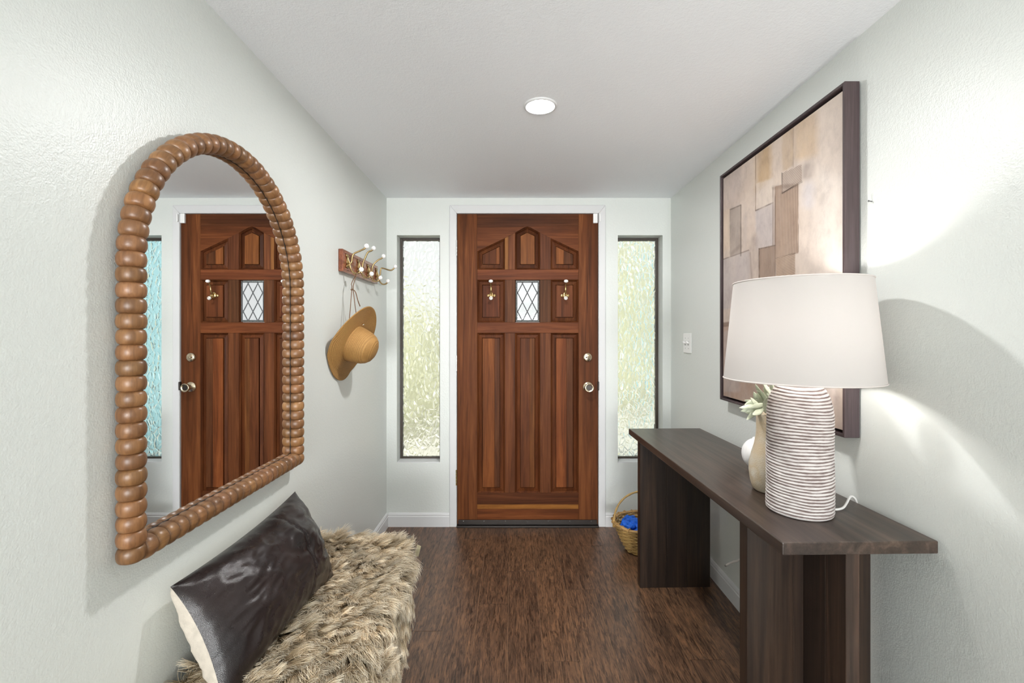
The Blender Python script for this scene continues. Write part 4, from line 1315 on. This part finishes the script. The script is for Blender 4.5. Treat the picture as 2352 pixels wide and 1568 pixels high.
line7(607, 607, 830, 1310, 2, (150, 124, 104))
img *= 0.88
verts = np.stack([np.full_like(Y, XC), Y, Z], -1).reshape(-1, 3)
idx = np.arange(NY * NZ_).reshape(NY, NZ_)
quads = np.stack([idx[:-1, :-1], idx[:-1, 1:], idx[1:, 1:], idx[1:, :-1]], -1).reshape(-1, 4)
me = bpy.data.meshes.new('canvas')
me.from_pydata(verts.tolist(), [], quads.tolist())
for nm, arr in (('paint', np.concatenate([img, np.ones((NY, NZ_, 1))], -1)), ('comb', comb)):
    a = me.color_attributes.new(nm, 'FLOAT_COLOR', 'POINT')
    a.data.foreach_set('color', arr.reshape(-1).astype(np.float32))
cv = fin_me(me, 'canvas', M['paint'], pic)
b2 = bmesh.new()
e_ = 0.0003
for (a0, a1, c0, c1) in ((cy0, cy0 + 0.001, cz0_, cz1_), (cy1 - 0.001, cy1, cz0_, cz1_), (cy0, cy1, cz0_, cz0_ + 0.001), (cy0, cy1, cz1_ - 0.001, cz1_)):
    box(b2, XC + e_, XBk - 0.006, a0, a1, c0, c1)
M['canvas_edge'] = plain('canvas_edge', (0.58, 0.48, 0.42), 0.8)
fin(b2, 'canvas_edge', M['canvas_edge'], cv)

# ------------------------------------------------------------------ loose cable under the table
b2 = bmesh.new()
pc = [P(1669, 1297, 2.02), P(1680, 1291, 1.99), P(1693, 1288, 1.94), P(1706, 1290, 1.90)]
pc = [Vector((min(q.x, XR - 0.03), q.y, q.z)) for q in pc]
pts = pc + [Vector((1.012, 1.84, 0.215)), Vector((1.02, 1.80, 0.15)), Vector((1.022, 1.76, 0.10)), Vector((1.045, 1.74, 0.10))]
cbt = thing('loose_cable', 'thin grey cable with a bare end curling out by the baseboard under the console table', 'cable', (1.02, 1.85, 0.2))
tube(b2, smooth_path(pts, 6), 0.0045, 8)
fin(b2, 'cable', M['white_cord'], cbt, True)
b2 = bmesh.new(); disc_rod(b2, pts[0] + (pts[0] - pts[1]).normalized() * 0.012, pts[0], 0.0045, n_=10); fin(b2, 'connector', M['steel'], cbt, True)

# ------------------------------------------------------------------ wicker basket and blue covers
bc = Vector((0.765, 2.655, 0.0))
bk = thing('wicker_basket', 'small wicker basket with a tall hoop handle behind the console leg', 'basket', bc)
BHH = 0.165
def brad(z, a_):
    s = z / BHH
    return (0.088 + 0.082 * s ** 0.8)
b2 = bmesh.new()
NWV = 15; NST = 26
for w in range(NWV):
    z = 0.008 + (BHH - 0.02) * w / (NWV - 1)
    pts = []
    for i in range(NST * 4):
        a_ = 2 * math.pi * i / (NST * 4)
        rr2 = brad(z, a_) + 0.0042 * math.sin(NST / 2 * a_ + (math.pi if w % 2 else 0)) * 1.0
        pts.append(bc + Vector((rr2 * math.cos(a_), rr2 * math.sin(a_) * 0.92, z + 0.0012 * math.sin(a_ * 5 + w))))
    tube(b2, pts, 0.0053, 6, True)
fin(b2, 'weave', M['wicker'], bk, True)
b2 = bmesh.new()
for i in range(NST):
    a_ = 2 * math.pi * (i + 0.5) / NST
    tube(b2, [bc + Vector((brad(z, a_) * math.cos(a_), brad(z, a_) * math.sin(a_) * 0.92, z)) for z in np.linspace(0.003, BHH, 6)], 0.0035, 6)
fin(b2, 'stakes', M['wicker_dark'], bk, True)
b2 = bmesh.new(); lathe(b2, [(0.086, 0.002), (0.086, 0.008), (0.02, 0.008)], 24, bc, True, True); fin(b2, 'bottom', M['wicker'], bk, True)
b2 = bmesh.new()
for q in range(2):
    pts = [bc + Vector(((0.168 + (0.006 if q else -0.003)) * math.cos(a_), (0.168 + (0.006 if q else -0.003)) * math.sin(a_) * 0.92, BHH + 0.002 * math.sin(9 * a_))) for a_ in [2 * math.pi * k / 72 for k in range(72)]]
    tube(b2, pts, 0.0062, 8, True)
for k in range(22):
    a_ = 2 * math.pi * k / 22
    cc = bc + Vector((0.170 * math.cos(a_), 0.170 * math.sin(a_) * 0.92, BHH)); rad_ = Vector((math.cos(a_), math.sin(a_), 0))
    tube(b2, [cc + rad_ * 0.0135 * math.cos(t) + Vector((0, 0, 0.009 * math.sin(t))) for t in [2 * math.pi * j / 10 for j in range(10)]], 0.003, 5, True)
fin(b2, 'rim', M['wicker_dark'], bk, True)
b2 = bmesh.new()
hp = []
for k in range(33):
    a_ = math.pi * k / 32
    hp.append(bc + Vector((-0.172 * math.cos(a_), 0.0, BHH - 0.03 + 0.208 * math.sin(a_) ** 0.8)))
tube(b2, hp, lambda t: 0.0062 + 0.0008 * math.sin(t * 60), 8)
fin(b2, 'handle', M['wicker'], bk, True)

def crumple(c, r_, seed):
    b2 = bmesh.new()
    bmesh.ops.create_icosphere(b2, subdivisions=4, radius=1.0)
    off = Vector((seed * 3.1, seed * 1.7, seed * 0.9))
    for v_ in b2.verts:
        p_ = v_.co.copy()
        d_ = 1 + 0.32 * mnoise.noise(p_ * 1.8 + off) - 0.30 * abs(mnoise.noise(p_ * 3.6 + off)) - 0.16 * abs(mnoise.noise(p_ * 8 + off))
        v_.co = Vector(c) + Vector((p_.x * r_ * d_, p_.y * r_ * d_, p_.z * r_ * 0.72 * d_))
    o = fin(b2, 'shoe_cover', M['blue'], None, True)
    tag(o, 'crumpled bright blue fabric shoe cover heaped in the wicker basket', 'shoe cover', 'blue shoe covers in the basket')
for i, (dx, dy, dz, r_) in enumerate([(-0.100, -0.02, 0.132, 0.046), (-0.03, -0.085, 0.122, 0.046), (-0.04, 0.01, 0.135, 0.05), (0.035, -0.04, 0.13, 0.05), (-0.06, 0.07, 0.13, 0.045),
                                      (0.03, 0.06, 0.13, 0.052), (0.09, 0.01, 0.125, 0.045), ]):
    crumple(bc + Vector((dx, dy, dz + 0.012)), r_, i + 1)

# ------------------------------------------------------------------ bench, fur throw, pillow
BX0, BX1, BY0, BY1, BZ = XL + 0.016, -0.412, 0.42, 1.955, 0.400
bn = thing('bench', 'low black upholstered bench along the wall under the fur throw', 'bench', ((BX0 + BX1) / 2, (BY0 + BY1) / 2, 0))
fin(bbox(BX0, BX1, BY0, BY1, BZ - 0.075, BZ, 0.022, 4), 'seat_cushion', M['bench'], bn, True)
fin(bbox(BX0 + 0.015, BX1 - 0.03, BY0 + 0.03, BY1 - 0.05, BZ - 0.13, BZ - 0.0755, 0.003), 'seat_frame', M['bench_leg'], bn)
for lx_ in (BX0 + 0.045, BX1 - 0.085):
    for ly_ in (BY0 + 0.09, BY1 - 0.15):
        fin(bbox(lx_ - 0.02, lx_ + 0.02, ly_ - 0.02, ly_ + 0.02, 0, BZ - 0.13, 0.003), 'leg', M['bench_leg'], bn)

thr = thing('fur_throw', 'long haired beige faux fur throw draped over the black bench', 'throw', ((BX0 + BX1) / 2, 1.2, BZ))
FY0, FY1 = 0.55, 1.858
def hem(y):
    return float(np.interp(y, [0.5, 1.35, 1.47, 1.60, 1.72, 1.80, 1.858], [0.14, 0.14, 0.145, 0.165, 0.22, 0.29, 0.34]))
XT0, XT1 = BX0 + 0.006, BX1 + 0.004
RC = 0.035
def surf(s, y):
    """s in metres along the cross-section from the wall edge; returns point, normal, tangent"""
    s1 = XT1 - RC - XT0
    # rounded far end: the skin narrows towards its end
    if s < s1:
        return Vector((XT0 + s, y, BZ + 0.006)), Vector((0, 0, 1)), Vector((1, 0, 0))
    s2 = s1 + RC * math.pi / 2
    if s < s2:
        a_ = (s - s1) / RC
        return Vector((XT1 - RC + RC * math.sin(a_) , y, BZ + 0.006 - RC + RC * math.cos(a_))), Vector((math.sin(a_), 0, math.cos(a_))), Vector((math.cos(a_), 0, -math.sin(a_)))
    return Vector((XT1, y, BZ + 0.006 - RC - (s - s2))), Vector((1, 0, 0)), Vector((0, 0, -1))
def smax(y): return (XT1 - RC - XT0) + RC * math.pi / 2 + (BZ + 0.006 - RC - hem(y))
def ylim(s):
    """the far front corner of the throw is rounded off and leaves the bench corner bare"""
    q = min(1.0, max(0.0, (s - (XT1 - XT0 - 0.19)) / 0.19))
    return FY1 - 0.105 * (1 - math.sqrt(max(0.0, 1 - q * q)))
# backing skin
b2 = bmesh.new(); rows = []
for y in np.linspace(FY0, FY1, 40):
    sm_ = smax(y)
    rows.append([b2.verts.new(surf(sm_ * k / 30, y - (FY1 - ylim(sm_ * k / 30)) * (y - FY0) / (FY1 - FY0))[0]) for k in range(31)])
for a, c in zip(rows, rows[1:]):
    for k in range(30): b2.faces.new((a[k], a[k + 1], c[k + 1], c[k]))
o = fin(b2, 'skin', M['backing'], thr, True)
md = o.modifiers.new('thickness', 'SOLIDIFY'); md.thickness = 0.004; md.offset = 0
# hairs
NH, NPT = 130000, 8
ymin = 0.80
n_cl = 3900
cl = []
while len(cl) < n_cl:
    y = random.uniform(ymin, FY1); s = random.uniform(0, 0.72)
    if s < smax(y) and y < ylim(s): cl.append((s, y))
cl = np.array(cl)
# every clump has its own lean
def flow(s, y):
    e = max(0.0, (y - 1.74) / 0.14)
    nx = mnoise.noise(Vector((s * 7, y * 7, 3.3))); ny = mnoise.noise(Vector((s * 7 + 9, y * 7, 8.1)))
    nx += 0.45 * mnoise.noise(Vector((s * 19, y * 19, 1.3))); ny += 0.45 * mnoise.noise(Vector((s * 19 + 5, y * 19, 6.1)))
    a = 0.55 + 0.9 * nx                 # along the section, towards the room and down
    b_ = -0.45 + 1.0 * ny + 1.3 * min(1, e)     # along the bench
    if s < 0.06: a = abs(a)
    return a, b_
clinfo = []
for s, y in cl:
    a, b_ = flow(s, y)
    a += random.gauss(0, 0.30); b_ += random.gauss(0, 0.32)
    ln = random.uniform(0.050, 0.092)
    tone = random.choice([0.70, 0.85, 0.95, 1.0, 1.08, 1.18, 1.28]) * random.uniform(0.9, 1.1)
    clinfo.append((a, b_, ln, tone, random.gauss(0, 0.6), random.uniform(-0.35, 0.25)))
clinfo = np.array(clinfo)
pos = np.empty((NH, NPT, 3), dtype=np.float32); tone_a = np.empty((NH, 4), dtype=np.float32)
grid = {}
for i, (s, y) in enumerate(cl): grid.setdefault((int(s / 0.024), int(y / 0.024)), []).append(i)
cnt = 0
while cnt < NH:
    y = random.uniform(ymin, FY1); s = random.uniform(0.0, 0.72)
    if s > smax(y) or y > ylim(s): continue
    gi, gj = int(s / 0.024), int(y / 0.024)
    best, bd_ = None, 9
    for di in (-1, 0, 1):
        for dj in (-1, 0, 1):
            for k in grid.get((gi + di, gj + dj), ()):
                d_ = (cl[k][0] - s) ** 2 + (cl[k][1] - y) ** 2
                if d_ < bd_: best, bd_ = k, d_
    if best is None: continue
    a, b_, ln, tone, curl, lift = clinfo[best]
    p0, nrm, tan = surf(s, y)
    pc_, nc_, tc_ = surf(min(cl[best][0], smax(cl[best][1])), cl[best][1])
    along = Vector((0, 1, 0))
    l = ln * random.uniform(0.7, 1.12)
    dirv = tan * (a + random.gauss(0, 0.07)) + along * (b_ + random.gauss(0, 0.07))
    mag = dirv.length; dirv = dirv / max(mag, 1e-4)
    lean = min(1.42, 0.80 + 0.5 * mag + lift)
    sidev = dirv.cross(nrm)
    cl_amt = random.uniform(0.40, 0.92); ph = random.uniform(-1, 1) * 0.35 + curl * 2
    q = p0.copy()
    for t_i in range(NPT):
        t = t_i / (NPT - 1)
        ang = lean * (0.45 + 0.9 * t)
        st = 0 if t_i == 0 else l / (NPT - 1)
        dd = nrm * math.cos(ang) + dirv * math.sin(ang) + sidev * ((0.28 + abs(curl) * 0.45) * math.sin(4.5 * t + ph * 3))
        dd.z -= 0.45 * t * t if nrm.z < 0.6 else 0.15 * t * t
        q = q + dd.normalized() * st
        pull = cl_amt * t ** 1.2 * 0.85
        w_ = (pc_ - p0) * pull
        r_ = q + w_
        if r_.z < BZ + 0.008 and r_.x < XT1 - 0.01 and y < FY1: r_.z = BZ + 0.008
        r_.x = max(r_.x, XL + 0.004)
        pos[cnt, t_i] = r_
    tt = tone * random.uniform(0.85, 1.15) * (1 + 0.22 * mnoise.noise(Vector((s * 9, y * 9, 2.2))))
    tone_a[cnt] = (tt, tt * 0.985, tt * 0.95, 1)
    cnt += 1
hc = bpy.data.hair_curves.new('fur')
hc.add_curves([NPT] * NH)
hc.position_data.foreach_set('vector', pos.reshape(-1))
ra_ = hc.attributes.get('radius') or hc.attributes.new('radius', 'FLOAT', 'POINT')
rad_t = np.array([0.0005, 0.0005, 0.0005, 0.0005, 0.00045, 0.0004, 0.0003, 0.00012], dtype=np.float32)
ra_.data.foreach_set('value', np.tile(rad_t, NH))
ta = hc.attributes.new('tone', 'FLOAT_COLOR', 'CURVE'); ta.data.foreach_set('color', tone_a.reshape(-1))
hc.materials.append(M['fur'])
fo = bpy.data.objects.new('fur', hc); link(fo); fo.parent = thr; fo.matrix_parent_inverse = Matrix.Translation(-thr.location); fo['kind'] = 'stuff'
# care tag
tc_ = P(961, 1263, 1.865)
b2 = bmesh.new()
vs = box(b2, tc_.x - 0.009, tc_.x + 0.009, tc_.y - 0.006, tc_.y - 0.0045, tc_.z - 0.022, tc_.z + 0.022)
bmesh.ops.rotate(b2, verts=b2.verts, cent=tc_, matrix=Matrix.Rotation(0.25, 3, 'Y') @ Matrix.Rotation(-0.3, 3, 'Z'))
o = fin(b2, 'care_tag', M['tag'], thr); o['label'] = 'cream sewn label at the far front corner of the throw'

# pillow
pil = thing('leather_pillow', 'dark brown leather lumbar pillow with linen back leaning on the wall', 'pillow', (-0.70, 1.3, BZ + 0.02))
TF, BF = Vector((-0.785, 1.648, 0.690)), Vector((-0.605, 1.545, 0.440))
TN, BN = Vector((-0.785, 1.045, 0.678)), Vector((-0.640, 1.010, 0.430))
NU, NV = 90, 56
nrm_p = Vector((0.82, 0.06, 0.56)).normalized()
def pillow_pt(i, j, side):
    u, v_ = i / NU, j / NV                # u: near -> far, v: bottom -> top
    a, b_ = 2 * u - 1, 2 * v_ - 1
    # edges pulled in between the corners
    au = a * (1 - (0.075 if a < 0 else 0.05) * (1 - b_ * b_)); bv = b_ * (1 - 0.085 * (1 - a * a))
    uu, vv = (au + 1) / 2, (bv + 1) / 2
    p = (BN * (1 - uu) + BF * uu) * (1 - vv) + (TN * (1 - uu) + TF * uu) * vv
    prof = (max(0, 1 - abs(a) ** 2.6) ** 0.62) * (max(0, 1 - abs(b_) ** 2.2) ** 0.62)
    if side < 0: prof = (max(0, 1 - abs(a) ** 3.2) ** 0.40) * (max(0, 1 - abs(b_) ** 2.4) ** 0.55)
    th = (0.092 if side > 0 else 0.086) * prof
    # wrinkles running out of the corners and along the edges
    edge = 1 - min(1 - abs(a), 1 - abs(b_))
    wr = 0.006 * edge * prof ** 0.3 * mnoise.noise(Vector((u * 9, v_ * 9, 1.0 if side > 0 else 7.0))) if prof > 0 else 0
    wr += 0.009 * mnoise.noise(Vector((u * 5 + v_ * 5, v_ * 2.5 - u * 2.5, 4.0))) * prof
    wr += 0.008 * (1 - abs(mnoise.noise(Vector((u * 4 - v_ * 7, v_ * 3 + u * 6, 2.0)))) * 2) * prof * max(0, abs(a) - 0.25)
    wr += 0.0045 * (1 - 2.4 * abs(mnoise.noise(Vector((u * 11 - v_ * 4, v_ * 12 + u * 3, 5.0))))) * prof ** 0.5 * (0.35 + 0.65 * edge)
    if side > 0:
        us = 0.665 - 0.03 * b_ * b_
        wr -= 0.0042 * math.exp(-((u - us) / 0.014) ** 2) * prof ** 0.3
    return p + nrm_p * side * (th + wr)
for side, nm, mt in ((1, 'leather_front', 'leather'), (-1, 'linen_back', 'linen')):
    b2 = bmesh.new()
    g = [[b2.verts.new(pillow_pt(i, j, side)) for j in range(NV + 1)] for i in range(NU + 1)]
    for i in range(NU):
        for j in range(NV):
            f = [g[i][j], g[i + 1][j], g[i + 1][j + 1], g[i][j + 1]]
            b2.faces.new(f if side > 0 else f[::-1])
    for v_ in b2.verts:
        v_.co.x = max(v_.co.x, XL + 0.003)
        v_.co.z = max(v_.co.z, BZ + 0.012)
    fin(b2, nm, M[mt], pil, True, recalc=False)
b2 = bmesh.new()
M['stitch'] = plain('stitch_thread', (0.05, 0.035, 0.03), 0.6)
for j in range(4, NV - 3, 2):
    b_ = 2 * j / NV - 1
    us = 0.665 - 0.03 * b_ * b_ + 0.012
    p1 = pillow_pt(us * NU, j, 1) + nrm_p * 0.0006; p2 = pillow_pt(us * NU, j + 1.1, 1) + nrm_p * 0.0006
    tube(b2, [p1, p2], 0.0006, 5)
fin(b2, 'stitching', M['stitch'], pil, True)
